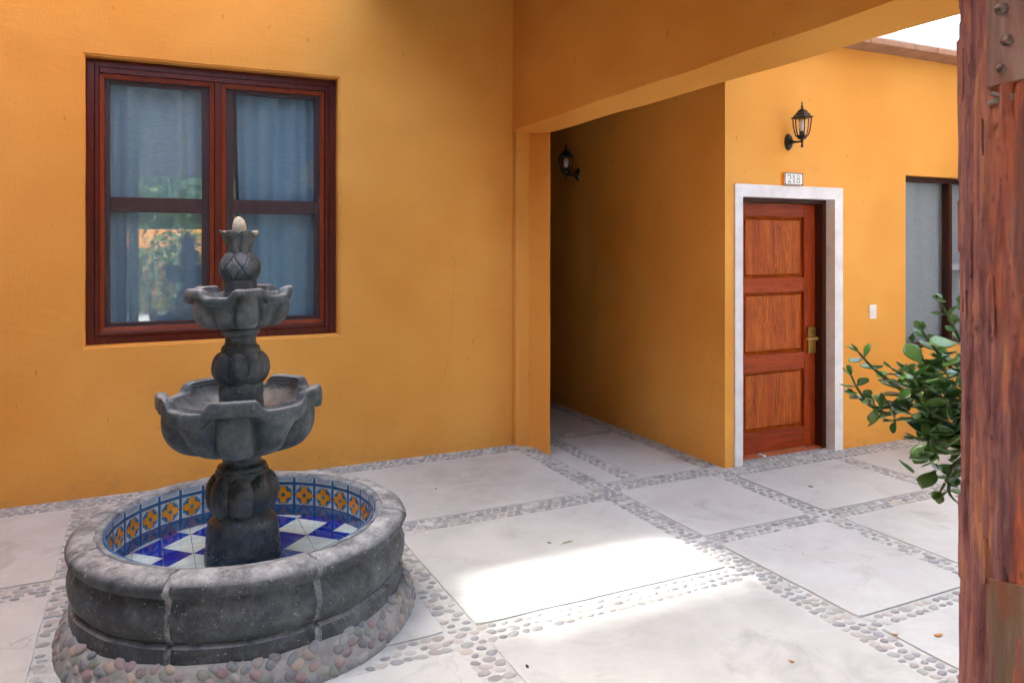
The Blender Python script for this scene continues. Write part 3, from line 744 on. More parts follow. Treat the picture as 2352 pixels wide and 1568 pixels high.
# ------------------------------------------------------------------ house number and light switch
nt_ = empty('house_number_tile', (4.390, YD, 2.036)); nt_.rotation_euler = (0, R(.6), 0)
tag(nt_, 'white ceramic tile with blue scalloped border reading 218 above the door', 'number tile')
bm = bmesh.new(); box(bm, -.092, .092, -.022, 0, .002, .096, .002); obj('backing', bm, 'ochre', nt_)
bm = bmesh.new(); box(bm, -.0915, .0915, -.028, -.0222, .0025, .0955, .0015); obj('tile', bm, 't_white', nt_)
bm = bmesh.new()
def disc(cx, cz, r_, y, n=10, a0=0, a1=2 * PI):
    vs = [bm.verts.new((cx + r_ * math.cos(a0 + (a1 - a0) * k / n), y, cz + r_ * math.sin(a0 + (a1 - a0) * k / n))) for k in range(n + (0 if a1 - a0 > 6.2 else 1))]
    bm.faces.new(vs[::-1])
for k in range(9):
    disc(-.081 + k * .02025, .0035, .0085, -.0284, 8, 0, PI); disc(-.081 + k * .02025, .0945, .0085, -.0284, 8, PI, 2 * PI)
for k in range(5):
    disc(-.0908, .014 + k * .0175, .0085, -.0285, 8, -PI / 2, PI / 2); disc(.0908, .014 + k * .0175, .0085, -.0285, 8, PI / 2, 3 * PI / 2)
obj('border', bm, 'ink', nt_)
def stroke(pts, wd, y=-.0288):
    L, Rr = [], []
    for i, p in enumerate(pts):
        a = Vector(pts[max(i - 1, 0)]); b = Vector(pts[min(i + 1, len(pts) - 1)]); d_ = (b - a).normalized(); n_ = Vector((-d_.y, d_.x)) * (wd[i] if isinstance(wd, list) else wd) * .5
        L.append(bm.verts.new((p[0] + n_.x, y, p[1] + n_.y))); Rr.append(bm.verts.new((p[0] - n_.x, y, p[1] - n_.y)))
    for i in range(len(pts) - 1): bm.faces.new((L[i], L[i + 1], Rr[i + 1], Rr[i]))
def arc(cx, cz, rx, rz_, a0, a1, n=14): return [(cx + rx * math.cos(R(a0 + (a1 - a0) * k / n)), cz + rz_ * math.sin(R(a0 + (a1 - a0) * k / n))) for k in range(n + 1)]
bm = bmesh.new(); p = arc(-.047, .064, .014, .014, 170, -20, 12) + [(-.038, .050), (-.050, .036), (-.059, .024)]
stroke(p, [.007] * 3 + [.003] * 3 + [.005] * 7 + [.0045, .003, .003]); stroke([(-.061, .023), (-.046, .0245), (-.031, .022)], .0065, -.0290); obj('digit', bm, 'ink', nt_)
bm = bmesh.new(); stroke([(-.001, .078), (-.001, .022)], .0065); stroke([(-.010, .067), (-.004, .073), (.0, .077)], .0035, -.0290); stroke([(-.010, .0215), (.008, .0215)], .003, -.0292); obj('digit', bm, 'ink', nt_)
bm = bmesh.new(); stroke(arc(.042, .064, .0115, .0135, 0, 360, 20), .0035); stroke(arc(.042, .036, .0150, .0150, 0, 360, 20), .0042, -.0290); obj('digit', bm, 'ink', nt_)
sw = empty('light_switch', (5.264, YD, 1.057)); tag(sw, 'white plastic light switch plate on ochre wall beside the door', 'switch')
bm = bmesh.new(); box(bm, -.040, .040, -.009, 0, -.056, .056, .004, 2); obj('plate', bm, 'plastic', sw)
bm = bmesh.new(); box(bm, -.019, .019, -.014, -.009, -.016, .016, .002); obj('rocker', bm, 'plastic', sw)

# ------------------------------------------------------------------ fountain
fo = empty('fountain', (FC.x, FC.y, 0))
tag(fo, 'tiered dark stone fountain with scalloped bowls, pineapple top and tiled round pool', 'fountain')
K = 1.6
VA = math.atan2(-FC.y, -FC.x)          # direction from the fountain to the viewer
def ang(deg): return VA + R(deg)        # + = to the right as seen
def fp(name, bm, mat, **k): return obj(name, bm, mat, fo, **k)
# pebbled skirt
sk = [(.40, -.012), (.462, -.012), (.455, .015), (.450, .035), (.443, .055), (.435, .067), (.424, .074), (.40, .076)]
SK = [(r * K, z * K) for r, z in sk]
def skf(r, z, th, i):
    if i in (0, 7): return r, z
    return r + .012 * nz((math.cos(th), math.sin(th), z * 3), 2.5, 4), z + .006 * nz((math.cos(th), math.sin(th), 1), 4, 8)
fp('skirt', lathe(SK, 96, skf), 'skirtm', smooth=True)
n_p = 0
for row, zc in enumerate((.006, .020, .034, .048, .060, .0695)):
    rr = np.interp(zc, [-.012, .015, .035, .055, .067, .074], [.462, .455, .450, .443, .436, .428]); slope = R(76 - row * 4 - (14 if row == 5 else 0))
    cnt = 60
    for k in range(cnt):
        dg = 360 * (k + .5 * (row % 2)) / cnt + random.uniform(-1.2, 1.2)
        if random.random() < .10: continue
        dd = (dg + 180) % 360 - 180
        if abs(dd) > 128: continue
        th = ang(dd); o = link(PEB2[(k + row) % 6], 'pebble', fo)
        r_ = (rr * K + .012 * nz((math.cos(th), math.sin(th), zc * K * 3), 2.5, 4)) - .004
        o.location = (r_ * math.cos(th), r_ * math.sin(th), zc * K + random.uniform(-.003, .003))
        k_ = random.uniform(.75, 1.12)
        nrm = Vector((math.cos(th) * math.sin(slope), math.sin(th) * math.sin(slope), math.cos(slope)))
        q = nrm.to_track_quat('Z', 'Y'); o.rotation_mode = 'QUATERNION'
        from mathutils import Quaternion
        o.rotation_quaternion = q @ Quaternion((0, 0, 1), random.uniform(-.8, .8))
        o.scale = (.0265 * k_, .0195 * k_, random.uniform(.008, .013)); n_p += 1
# ring of rim stones
prof = [(.352, .256), (.372, .262), (.398, .262), (.418, .256), (.431, .246), (.4345, .238), (.431, .228), (.423, .219), (.4165, .2145), (.4185, .208), (.4245, .194), (.430, .175), (.4305, .155),
        (.4245, .132), (.414, .119), (.410, .116), (.411, .112), (.423, .107), (.4255, .096), (.4255, .058), (.40, .054), (.367, .054), (.360, .16)]
prof = [(r * K, z * K) for r, z in prof]
js = [-68, -23, 22, 76, 122, 165, 208, 250]
for k in range(8):
    a, b = js[k], js[(k + 1) % 8] + (360 if k == 7 else 0)
    g = .55 + .35 * random.random(); ph = random.uniform(0, 99); off = random.uniform(-.004, .004)
    def rf(r, z, th, i, ph=ph, off=off):
        w_ = 1 if i < 20 else 0
        p = (math.cos(th), math.sin(th), z)
        return r + w_ * (off + .005 * nz(p, 3, ph) + .0035 * nz(p, 9, ph)), z + w_ * (.006 * nz(p, 2.4, ph + 5) if i < 8 else 0.002 * nz(p, 7, ph))
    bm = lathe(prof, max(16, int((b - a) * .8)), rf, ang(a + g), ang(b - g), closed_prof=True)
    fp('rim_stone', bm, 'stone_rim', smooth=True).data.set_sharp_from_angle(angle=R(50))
# mortar joints: lime mortar smeared between and over the stone ends
for k, a in enumerate(js):
    def mf(r, z, th, i, a=a):
        s = min(1, abs((th - ang(a)) / R(1.6))); p = (math.cos(th) * 2, math.sin(th) * 2, z)
        return r + (.004 * nz(p, 9, k) - .0015 if i < 20 else 0), z - (.0015 if i < 6 else 0)
    bm = lathe(prof, 8, mf, ang(a - 1.1), ang(a + 1.1), closed_prof=True)
    fp('mortar_joint', bm, 'joint', smooth=True).data.set_sharp_from_angle(angle=R(50))
# lime lip along the inner edge
def lf(r, z, th, i):
    p = (math.cos(th) * 2, math.sin(th) * 2, z); return r + (.012 * nz(p, 5, 2) + .006 * nz(p, 14, 3) if i == 3 else .001), z
fp('mortar_lip', lathe([(.347 * K, .10 * K), (.3475 * K, .2535 * K), (.353 * K, .2605 * K), (.369 * K, .2625 * K), (.365 * K, .25 * K)], 120, lf), 'joint', smooth=True)
# pool floor bed and tiles
WL, FZ = .168 * K, .135 * K
fp('pool_bed', lathe([(0, FZ - .006), (.347 * K, FZ - .006)], 64), 'joint')
tp = .1245; tx0, ty0 = .077 - FC.x, 3.842 - FC.y
pat = {0: [('/', 'UL'), ('\\', 'UR'), ('\\', 'LL'), ('/', 'LR')], 1: [('\\', 'LL'), ('/', 'LR'), ('/', 'UL'), ('\\', 'UR')]}
TM = {}
for cn in ('UL', 'UR', 'LL', 'LR'):
    h_ = tp / 2 - .0016; cs = {'LL': (-h_, -h_), 'LR': (h_, -h_), 'UR': (h_, h_), 'UL': (-h_, h_)}
    order = ['LL', 'LR', 'UR', 'UL']; i = order.index(cn); a, b, c_, d_ = [order[(i + k) % 4] for k in range(4)]
    vs = [(*cs[q], 0) for q in (a, b, c_, d_)] + [(*cs[q], -.006) for q in (a, b, c_, d_)]
    me = bpy.data.meshes.new('floor_tile'); me.from_pydata(vs, [], [(3, 0, 1), (1, 2, 3), (0, 4, 5, 1), (1, 5, 6, 2), (2, 6, 7, 3), (3, 7, 4, 0)])
    me.materials.append(M['t_blue']); me.materials.append(M['t_white'])
    for f_, mi in zip(me.polygons, (0, 1, 0, 1, 1, 0)): f_.material_index = mi
    TM[cn] = me
rin = .348 * K
for i in range(-6, 8):
    for j in range(-8, 6):
        cx, cy = tx0 + (i + .5) * tp, ty0 + (j + .5) * tp
        cor = [math.hypot(cx + sx * tp / 2, cy + sy * tp / 2) for sx in (-1, 1) for sy in (-1, 1)]
        if min(cor) > rin: continue
        me = TM[pat[j % 2][i % 4][1]]
        if max(cor) < rin + .018:
            o = link(me, 'floor_tile', fo); o.location = (cx, cy, FZ); continue
        # cut the border tile to the round pool
        bm = bmesh.new(); bm.from_mesh(me); bmesh.ops.translate(bm, verts=bm.verts, vec=(cx, cy, 0))
        for s in range(24):
            a0 = (s + .5) * 2 * PI / 24; nn = Vector((math.cos(a0), math.sin(a0), 0))
            bmesh.ops.bisect_plane(bm, geom=bm.verts[:] + bm.edges[:] + bm.faces[:], plane_co=nn * rin, plane_no=nn, clear_outer=True)
        if len(bm.faces) < 1: bm.free(); continue
        bmesh.ops.translate(bm, verts=bm.verts, vec=(-cx, -cy, 0))
        fp('floor_tile', bm, ['t_blue', 't_white'], loc=(cx, cy, FZ))
# wall tiles: painted flower tiles built as thin inlays
def poly(bm, pts, y, mi):
    vs = [bm.verts.new((p[0], y, p[1])) for p in pts]; f = bm.faces.new(vs); f.material_index = mi
def tile_mesh(w_, h_, cut=None):
    bm = bmesh.new(); hw_ = w_ / 2
    box(bm, -hw_, hw_, 0, .006, 0, h_, mi=0)          # navy body; the face looks to -y
    lim = h_ if cut is None else cut
    def rect(i, y, mi):
        poly(bm, [(-hw_ + i, i if cut is None else 0.0), (hw_ - i, i if cut is None else 0), (hw_ - i, lim - i), (-hw_ + i, lim - i)], y, mi)
    if cut is not None:
        poly(bm, [(-hw_ + .0065, 0.0075), (hw_ - .0065, .0075), (hw_ - .0065, h_), (-hw_ + .0065, h_)], -.0004, 1)
        poly(bm, [(-hw_ + .012, 0.0125), (hw_ - .012, .0125), (hw_ - .012, h_), (-hw_ + .012, h_)], -.0007, 5)
    else:
        rect(.0065, -.0004, 1)
        c0 = (0, h_ / 2); s = w_ / .098
        rect(.0105, -.0006, 4); rect(.0117, -.0008, 1)
        for q in range(4):
            a = PI / 4 + q * PI / 2; ca, sa = math.cos(a), math.sin(a)
            def rot(p): return (c0[0] + p[0] * ca - p[1] * sa, c0[1] + p[0] * sa + p[1] * ca)
            lobe = [(.012, -.017), (.030, -.021), (.043, -.013), (.040, -.004), (.046, 0), (.040, .004), (.043, .013), (.030, .021), (.012, .017)]
            poly(bm, [rot((x * s, z * s)) for x, z in lobe], -.0010, 2)
            poly(bm, [rot((x * s, z * s)) for x, z in arc(.016, 0, .016, .0165, -90, 90, 10)], -.0012, 4)
            poly(bm, [rot((x * s, z * s)) for x, z in arc(.014, 0, .0145, .0140, -90, 90, 10)], -.0014, 2)
            poly(bm, [rot((x * s, z * s)) for x, z in arc(.012, 0, .0115, .011, -90, 90, 10)], -.0016, 4)
        for q in range(4):
            a = q * PI / 2; ca, sa = math.cos(a), math.sin(a)
            def rot(p): return (c0[0] + p[0] * ca - p[1] * sa, c0[1] + p[0] * sa + p[1] * ca)
            pet = [(.004, -.004), (.012, -.013), (.020, -.0165), (.028, -.0145), (.036, -.007), (.0425, 0), (.036, .007), (.028, .0145), (.020, .0165), (.012, .013), (.004, .004)]
            poly(bm, [rot((x * s * 1.06 - .001, z * s * 1.09)) for x, z in pet], -.0018, 4)
            poly(bm, [rot((x * s, z * s)) for x, z in pet], -.0021, 3)
        poly(bm, arc(0, h_ / 2, .0088 * s, .0088 * s, 0, 345, 14), -.0024, 4); poly(bm, arc(0, h_ / 2, .0072 * s, .0072 * s, 0, 345, 14), -.0026, 2); poly(bm, arc(0, h_ / 2, .003 * s, .003 * s, 0, 345, 10), -.0028, 4)
    bmesh.ops.recalc_face_normals(bm, faces=bm.faces)
    me = bpy.data.meshes.new('wall_tile'); bm.to_mesh(me); bm.free()
    for q in ('t_navy', 't_line', 't_teal', 't_yel', 't_dark', 't_pale'): me.materials.append(M[q])
    return me
NT = 31; rw = .342 * K; tw = 2 * rw * math.tan(PI / NT) - .0022; th_ = .111
zb = WL - .004
TA, TB = tile_mesh(tw, th_), tile_mesh(tw, .030, .030)
TLo = tile_mesh(tw, zb - FZ + .012, zb - FZ + .012)
for k in range(NT):
    a = ang(180 + 4.2) + 2 * PI * k / NT
    for me, z in ((TA, zb + .001), (TB, zb + .001 + th_ + .002)):
        o = link(me, 'wall_tile', fo); o.location = (rw * math.cos(a), rw * math.sin(a), z); o.rotation_euler = (0, 0, a - PI / 2)
fp('tile_bed', lathe([(rw + .004, FZ - .005), (rw + .004, .2535 * K)], 93), 't_navy')
wa = fp('water', lathe([(0, WL), (rw - .001, WL)], 96), 'water', smooth=True)

# column and bowls (slightly out of plumb)
QR = .945 * K
def L(pts): return [(r * QR, z * K) for r, z in pts]
lean = lambda z: Matrix.Translation((0, 0, 0))
LX = Vector((math.cos(ang(90)), math.sin(ang(90)), 0))      # to the right as seen
def place(o):   # lean of the whole column towards the right
    ax = Vector((math.cos(ang(0)), math.sin(ang(0)), 0)); o.rotation_mode = 'QUATERNION'
    from mathutils import Quaternion
    o.rotation_quaternion = Quaternion(ax, R(.62)); o.location = LX * -.011; return o
def rough(o_, amp=.0016, s=14):
    me = o_.data
    for v in me.vertices:
        d_ = amp * (nz(v.co, s, 1) + .6 * nz(v.co, s * 2.7, 5)); n_ = v.normal; v.co = v.co + n_ * d_
    return o_
def dense(pts, step=.006):
    out = [pts[0]]
    for a, b in zip(pts, pts[1:]):
        d_ = math.hypot(b[0] - a[0], b[1] - a[1]); n_ = max(1, int(d_ / step))
        out += [(a[0] + (b[0] - a[0]) * k / n_, a[1] + (b[1] - a[1]) * k / n_) for k in range(1, n_ + 1)]
    return out
def bulb_lobes(bm, n, phase, rc, rr_, rt, zc, zh):
    for k in range(n):
        rc_, rr_2, rt_ = rc * .945, rr_ * .945, rt * .945; a = ang(phase + 360 * k / n); vs = bmesh.ops.create_uvsphere(bm, u_segments=20, v_segments=14, radius=1)['verts']
        for v in vs:
            x, y, z = v.co; taper = 1 - .10 * z
            X, Y = rc_ + x * rr_2, y * rt_ * taper
            v.co = Vector((X * math.cos(a) - Y * math.sin(a), X * math.sin(a) + Y * math.cos(a), zc + z * zh))
# pedestal
bm = lathe(dense(L([(.0, .130), (.104, .130), (.106, .150), (.1045, .165), (.1015, .200), (.0975, .236), (.0955, .245), (.092, .252), (.080, .262), (.074, .268), (.07, .30), (.0, .30)])), 72)
place(rough(fp('pedestal', bm, 'stone_wet', smooth=True), .002, 9))
bm = lathe(dense(L([(.0, .25), (.074, .255), (.074, .385), (.058, .388), (.0, .388)])), 40); bulb_lobes(bm, 8, -3, .062 * K, .040 * K, .0425 * K, .322 * K, .060 * K)
place(rough(fp('lobed_bulb', bm, 'stone_wet', smooth=True)))
bm = lathe(dense(L([(.0, .37), (.068, .372), (.0695, .378), (.069, .394), (.066, .399), (.056, .402), (.053, .410), (.055, .425), (.062, .435), (.0, .436)])), 64)
place(rough(fp('neck', bm, 'stone_wet', smooth=True)))
def bowl(name_, Ro, zt, band, dip, body_bot, rb, phase, mat, seg=200):
    def wave(th):
        s = math.cos(5 * (th - ang(phase))); t = math.tanh(4.2 * (s + .05))
        return (t - 1) * .5 * dip + .0006 * math.sin(17 * th)
    def lobes(th, t):
        q = ((th - ang(phase)) / R(36)) % 2.0; q = q if q < 1 else q - 2
        hb_ = .5 * (.74 + .26 * min(1, t / .55)); hs = 1 - hb_
        if abs(q) < hb_: return math.sqrt(max(0, 1 - (q / hb_) ** 2)), True
        return math.sqrt(max(0, 1 - ((1 - abs(q)) / hs) ** 2)), False
    zbm = zt - band
    def rimf(r, z, th, i):
        p = (math.cos(th), math.sin(th), z)
        ww = wave(th) if i < 9 else wave(th) * max(0, 1 - (i - 8) / 5)
        return r + .0022 * nz(p, 8, Ro * 9) + .002 * nz(p, 21, 2), z + ww + (.0016 * nz(p, 13, 4) if i < 8 else 0)
    pr = [(Ro - .050, zbm - .003), (Ro - .016, zbm), (Ro - .004, zbm + .005), (Ro, zbm + band * .35), (Ro - .001, zbm + band * .7), (Ro - .005, zt - .004), (Ro - .012, zt), (Ro - .030, zt - .001), (Ro - .046, zt - .006)]
    d0 = (zt - body_bot) * .44; nI = 26
    for k in range(1, nI + 1):
        t = k / nI; r_ = (Ro - .048) * math.cos(t * PI / 2 * .98); z_ = zt - .008 - d0 * math.sin(t * PI / 2)
        jj = .0022 * (1 if k % 2 else -1); pr.append((max(r_ + jj, .002), z_ + jj * .4))
    o1 = fp(name_, lathe(pr, seg, rimf), mat, smooth=True); place(rough(o1, .0012, 18)); o1.data.set_sharp_from_angle(angle=R(48))
    nb = 26; pb = []
    rmax = Ro - .030; hb = zbm - body_bot
    for k in range(nb + 1):
        t = k / nb * PI / 2; pb.append((rb + (rmax - rb) * math.cos(t) ** .62, zbm - hb * math.sin(t) ** .98, t))
    def bodf(r, z, th, i):
        t = pb[i][2]; lf_, big = lobes(th, t); k = 1 - .75 * (t / (PI / 2)) ** 4
        amp = (.31 if big else .24) * k * (.32 + .68 * min(1, t / .6)); rr = r * (1 - amp * (1 - lf_)) + (.020 * math.sin(2 * t) + .004 if big else -.006 * math.cos(t))
        topw = max(0, 1 - i / 7); zz = z + wave(th) * topw + .008 * (i == 0)
        if i >= nb - 1: rr = r
        return rr, zz
    o2 = fp('bowl_body', lathe([(a, b) for a, b, _ in pb] + [(0, body_bot)], seg, lambda r, z, th, i: bodf(r, z, th, i) if i <= nb else (r, z)), mat, smooth=True)
    place(rough(o2, .0016, 12))
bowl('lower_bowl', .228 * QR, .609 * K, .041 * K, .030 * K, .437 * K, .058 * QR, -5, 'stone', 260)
# upper column
bm = lathe(dense(L([(.0, .49), (.0615, .49), (.0615, .575), (.0600, .579), (.0600, .583), (.0615, .587), (.0615, .618), (.052, .632), (.0, .632)])), 64)
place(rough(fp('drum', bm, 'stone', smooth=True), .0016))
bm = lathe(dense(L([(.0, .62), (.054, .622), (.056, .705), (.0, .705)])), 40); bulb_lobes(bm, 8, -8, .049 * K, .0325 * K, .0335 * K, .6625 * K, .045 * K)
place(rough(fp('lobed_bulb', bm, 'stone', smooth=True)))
bm = lathe(dense(L([(.0, .69), (.053, .692), (.0545, .698), (.054, .715), (.051, .721), (.045, .726), (.0425, .735), (.043, .745), (.046, .751), (.0525, .753), (.0535, .757), (.0535, .766), (.051, .770), (.04, .775), (.0, .775)])), 64)
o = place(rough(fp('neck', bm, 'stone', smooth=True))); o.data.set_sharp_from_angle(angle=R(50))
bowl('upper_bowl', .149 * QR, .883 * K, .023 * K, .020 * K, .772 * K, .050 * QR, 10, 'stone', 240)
# pineapple finial
bm = lathe(dense(L([(.0, .80), (.0475, .80), (.0475, .868), (.046, .871), (.046, .874), (.0475, .877), (.0465, .897), (.043, .904), (.0, .904)])), 56)
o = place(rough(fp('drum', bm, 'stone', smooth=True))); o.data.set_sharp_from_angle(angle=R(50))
pp = []
for k in range(49):
    t = k / 48; z = .902 + .075 * t; r_ = .0555 * math.sin(PI * (.26 + .565 * t)) ** .8
    pp.append((r_ * K, z * K))
def pinf(r, z, th, i):
    t = i / 48; a = (th - ang(6)) / (2 * PI) * 6.5 * 2; q = 2.2 * t; g = 0
    for s in (1, -1):
        f_ = ((th - ang(6)) / (2 * PI) * 7 + s * 1.15 * (t - .42)) % 1.0; f_ = min(f_, 1 - f_) * r * 2 * PI / 7
        g = max(g, max(0, 1 - f_ / .0045))
    return r - .0075 * g ** .7, z
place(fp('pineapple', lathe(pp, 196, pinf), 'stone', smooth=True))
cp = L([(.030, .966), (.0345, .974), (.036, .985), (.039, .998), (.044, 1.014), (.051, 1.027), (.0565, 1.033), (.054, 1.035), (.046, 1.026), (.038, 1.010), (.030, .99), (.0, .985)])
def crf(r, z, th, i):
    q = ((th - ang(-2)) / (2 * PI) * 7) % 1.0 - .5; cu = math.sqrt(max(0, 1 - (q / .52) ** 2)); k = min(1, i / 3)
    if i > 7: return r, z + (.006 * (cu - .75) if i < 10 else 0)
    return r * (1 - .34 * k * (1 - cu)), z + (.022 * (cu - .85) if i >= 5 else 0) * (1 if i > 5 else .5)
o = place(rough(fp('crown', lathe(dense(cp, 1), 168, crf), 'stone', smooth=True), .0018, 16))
bm = bmesh.new(); vs = bmesh.ops.create_uvsphere(bm, u_segments=24, v_segments=18, radius=1)['verts']
for v in vs:
    zz_ = v.co.z; v.co = Vector((v.co.x * .0185 * K * (1 - .04 * zz_), v.co.y * .0185 * K * (1 - .04 * zz_), (1.0455 + zz_ * .0290) * K)); v.co += v.co * .004 * nz(v.co, 30)
place(fp('egg_stone', bm, 'egg', smooth=True))
for (dg, r_, sz) in ((-72, .036, (.020, .010, .008)), (40, .030, (.013, .009, .008)), (150, .034, (.014, .010, .008))):
    bm = bmesh.new(); bmesh.ops.create_icosphere(bm, subdivisions=2, radius=1)
    for v in bm.verts: v.co = Vector((v.co.x * sz[0], v.co.y * sz[1], v.co.z * sz[2])) * (1 + .3 * nz(v.co, 2, dg))
    o = fp('stone_chip', bm, 'egg', loc=(r_ * K * math.cos(ang(dg)) + LX.x * .008, r_ * K * math.sin(ang(dg)) + LX.y * .008, 1.030 * K)); o.rotation_euler = (.3, .4, dg)

# ------------------------------------------------------------------ timber post
pc = P(2319, 560, 2.18); post = empty('timber_post', (pc.x, pc.y, 0)); tag(post, 'rough peeling reddish timber post at the right edge of the courtyard', 'post')
bm = bmesh.new(); na, nh = 120, 420; PR = .112; hgt = 3.75; G2 = []
for j in range(nh + 1):
    z = hgt * j / nh; row = []
    for k in range(na):
        a = 2 * PI * k / na; c_, s_ = math.cos(a), math.sin(a)
        rr = PR * (1 + .035 * nz((c_, s_, z * .9), 1.6, 2)) + .004 * nz((c_, s_, z * .35), 6, 5)
        lay = nz((c_ * 1.6, s_ * 1.6, z * .55), 2.6, 11); lay2 = nz((c_ * 2.5, s_ * 2.5, z * .8), 4.0, 17)
        bk = 1.6 if (c_ * .79 - s_ * .61) < -.1 else .5
        rr += bk * (.0055 * (1 if lay > .06 else 0) + .004 * (1 if lay2 > .1 else 0)) + .003 * nz((c_ * 5, s_ * 5, z * 1.2), 3.5, 4) + .0016 * nz((c_ * 12, s_ * 12, z * 6), 2., 4)
        row.append(bm.verts.new((rr * c_ + .006 * math.sin(z * 1.3), rr * s_, z)))
    G2.append(row)
for j in range(nh):
    for k in range(na): bm.faces.new((G2[j][k], G2[j][(k + 1) % na], G2[j + 1][(k + 1) % na], G2[j + 1][k]))
bm.faces.new(G2[-1]); obj('trunk', bm, 'post', post, smooth=True)
VP_ = math.atan2(-pc.y, -pc.x)
for q in range(34):
    dg = random.choice([random.uniform(-100, -25), random.uniform(-100, -25), random.uniform(-25, 60)]); a0 = VP_ + R(dg); z0 = random.uniform(.1, 2.5)
    ln, wd_ = random.uniform(.10, .34), random.uniform(.008, .024); th_ = random.uniform(.002, .006); bm = bmesh.new(); n_ = 7; rows_ = []
    for j in range(n_ + 1):
        t = j / n_; zz_ = z0 + ln * t; w2_ = wd_ * (.35 + .65 * math.sin(PI * min(.95, t + .12)) ** .6) * random.uniform(.75, 1.15); off = .006 * nz((t * 2, q, 0), 1.7); ring = []
        for (sx, hh) in ((-.5, -.012), (-.48, .6), (-.1, 1.0), (.3, .9), (.5, .5), (.52, -.012)):
            aa = a0 + (sx * w2_ + off) / PR; rr = PR + .006 + (th_ * hh if hh > 0 else -.016) + random.uniform(-.0008, .0008); ring.append(bm.verts.new((rr * math.cos(aa), rr * math.sin(aa), zz_ + random.uniform(-.004, .004))))
        rows_.append(ring)
    for a_, b_ in zip(rows_, rows_[1:]):
        for k in range(5): bm.faces.new((a_[k], a_[k + 1], b_[k + 1], b_[k]))
    bm.faces.new(rows_[0]); bm.faces.new(rows_[-1][::-1]); bmesh.ops.recalc_face_normals(bm, faces=bm.faces)
    sharp(obj('bark_flake', bm, 'post', post), 40)
vd = Vector((-pc.x, -pc.y, 0)).normalized(); sd_ = Vector((-vd.y, vd.x, 0))          # towards the viewer / to the right
def pm(rt, fw, z): return vd * fw + sd_ * rt + Vector((0, 0, z))
def plate(name, mat, a, b, z0, z1, f0, f1, skew=0):
    bm = bmesh.new(); vs = []
    n_ = 8
    cols = [a + (b - a) * i / n_ for i in range(n_ + 1)]
    rows_ = [z0 + (z1 - z0) * j / 24 for j in range(25)]
    F_ = [[bm.verts.new(pm(x, f1 + .002 * nz((x * 9, 0, z * 3), 2), z + skew * (x - a) * (1 if z == z0 else 0))) for x in cols] for z in rows_]
    B_ = [[bm.verts.new(pm(x, f0, z)) for x in cols] for z in rows_]
    for j in range(24):
        for i in range(n_):
            bm.faces.new((F_[j][i], F_[j][i + 1], F_[j + 1][i + 1], F_[j + 1][i])); bm.faces.new((B_[j][i], B_[j + 1][i], B_[j + 1][i + 1], B_[j][i + 1]))
        bm.faces.new((F_[j][0], F_[j + 1][0], B_[j + 1][0], B_[j][0])); bm.faces.new((F_[j][n_], B_[j][n_], B_[j + 1][n_], F_[j + 1][n_]))
    for i in range(n_):
        bm.faces.new((F_[0][i], B_[0][i], B_[0][i + 1], F_[0][i + 1])); bm.faces.new((F_[24][i], F_[24][i + 1], B_[24][i + 1], B_[24][i]))
    bmesh.ops.recalc_face_normals(bm, faces=bm.faces)
    return obj(name, bm, mat, post)
bp = plate('bracket_board', 'board', -.053, .10, 2.03, 3.0, .07, .124, .16); tag(bp, 'greyish pink bracket board bolted near the top of the post')
bp2 = plate('base_board', 'board2', -.047, .10, .02, .68, .07, .118, -.1); tag(bp2, 'grey weathered board patched on the foot of the post')
def bolt(parent, rt, z, fw, r_=.012):
    b = lathe([(0, .009), (r_ * .7, .008), (r_, .003), (r_ * 1.02, 0), (r_ * 1.5, -.001), (r_ * 1.5, -.004)], 14)
    o = obj('bolt', b, 'iron', parent, smooth=True); o.location = pm(rt, fw, z)
    o.rotation_mode = 'QUATERNION'; o.rotation_quaternion = vd.to_track_quat('Z', 'Y')
for (rt, z) in ((-.018, 2.238), (-.004, 2.150), (-.020, 2.076)): bolt(bp, rt, z, .125)
for (rt, z) in ((-.012, .38),): bolt(bp2, rt, z, .119)
for k in range(7):
    bm = bmesh.new(); z0 = 1.985 + k * .007; rt0 = -.05 + .006 * k
    tube(bm, [pm(rt0 + t * .13, .112 + .012 * math.sin(t * 5 + k) - t * .03, z0 + .02 * math.sin(t * 4 + k * 1.7) - .02 * t) for t in [i / 8 for i in range(9)]], .006 - .0004 * k, 6); obj('rope_strand', bm, 'fibre', post, smooth=True)

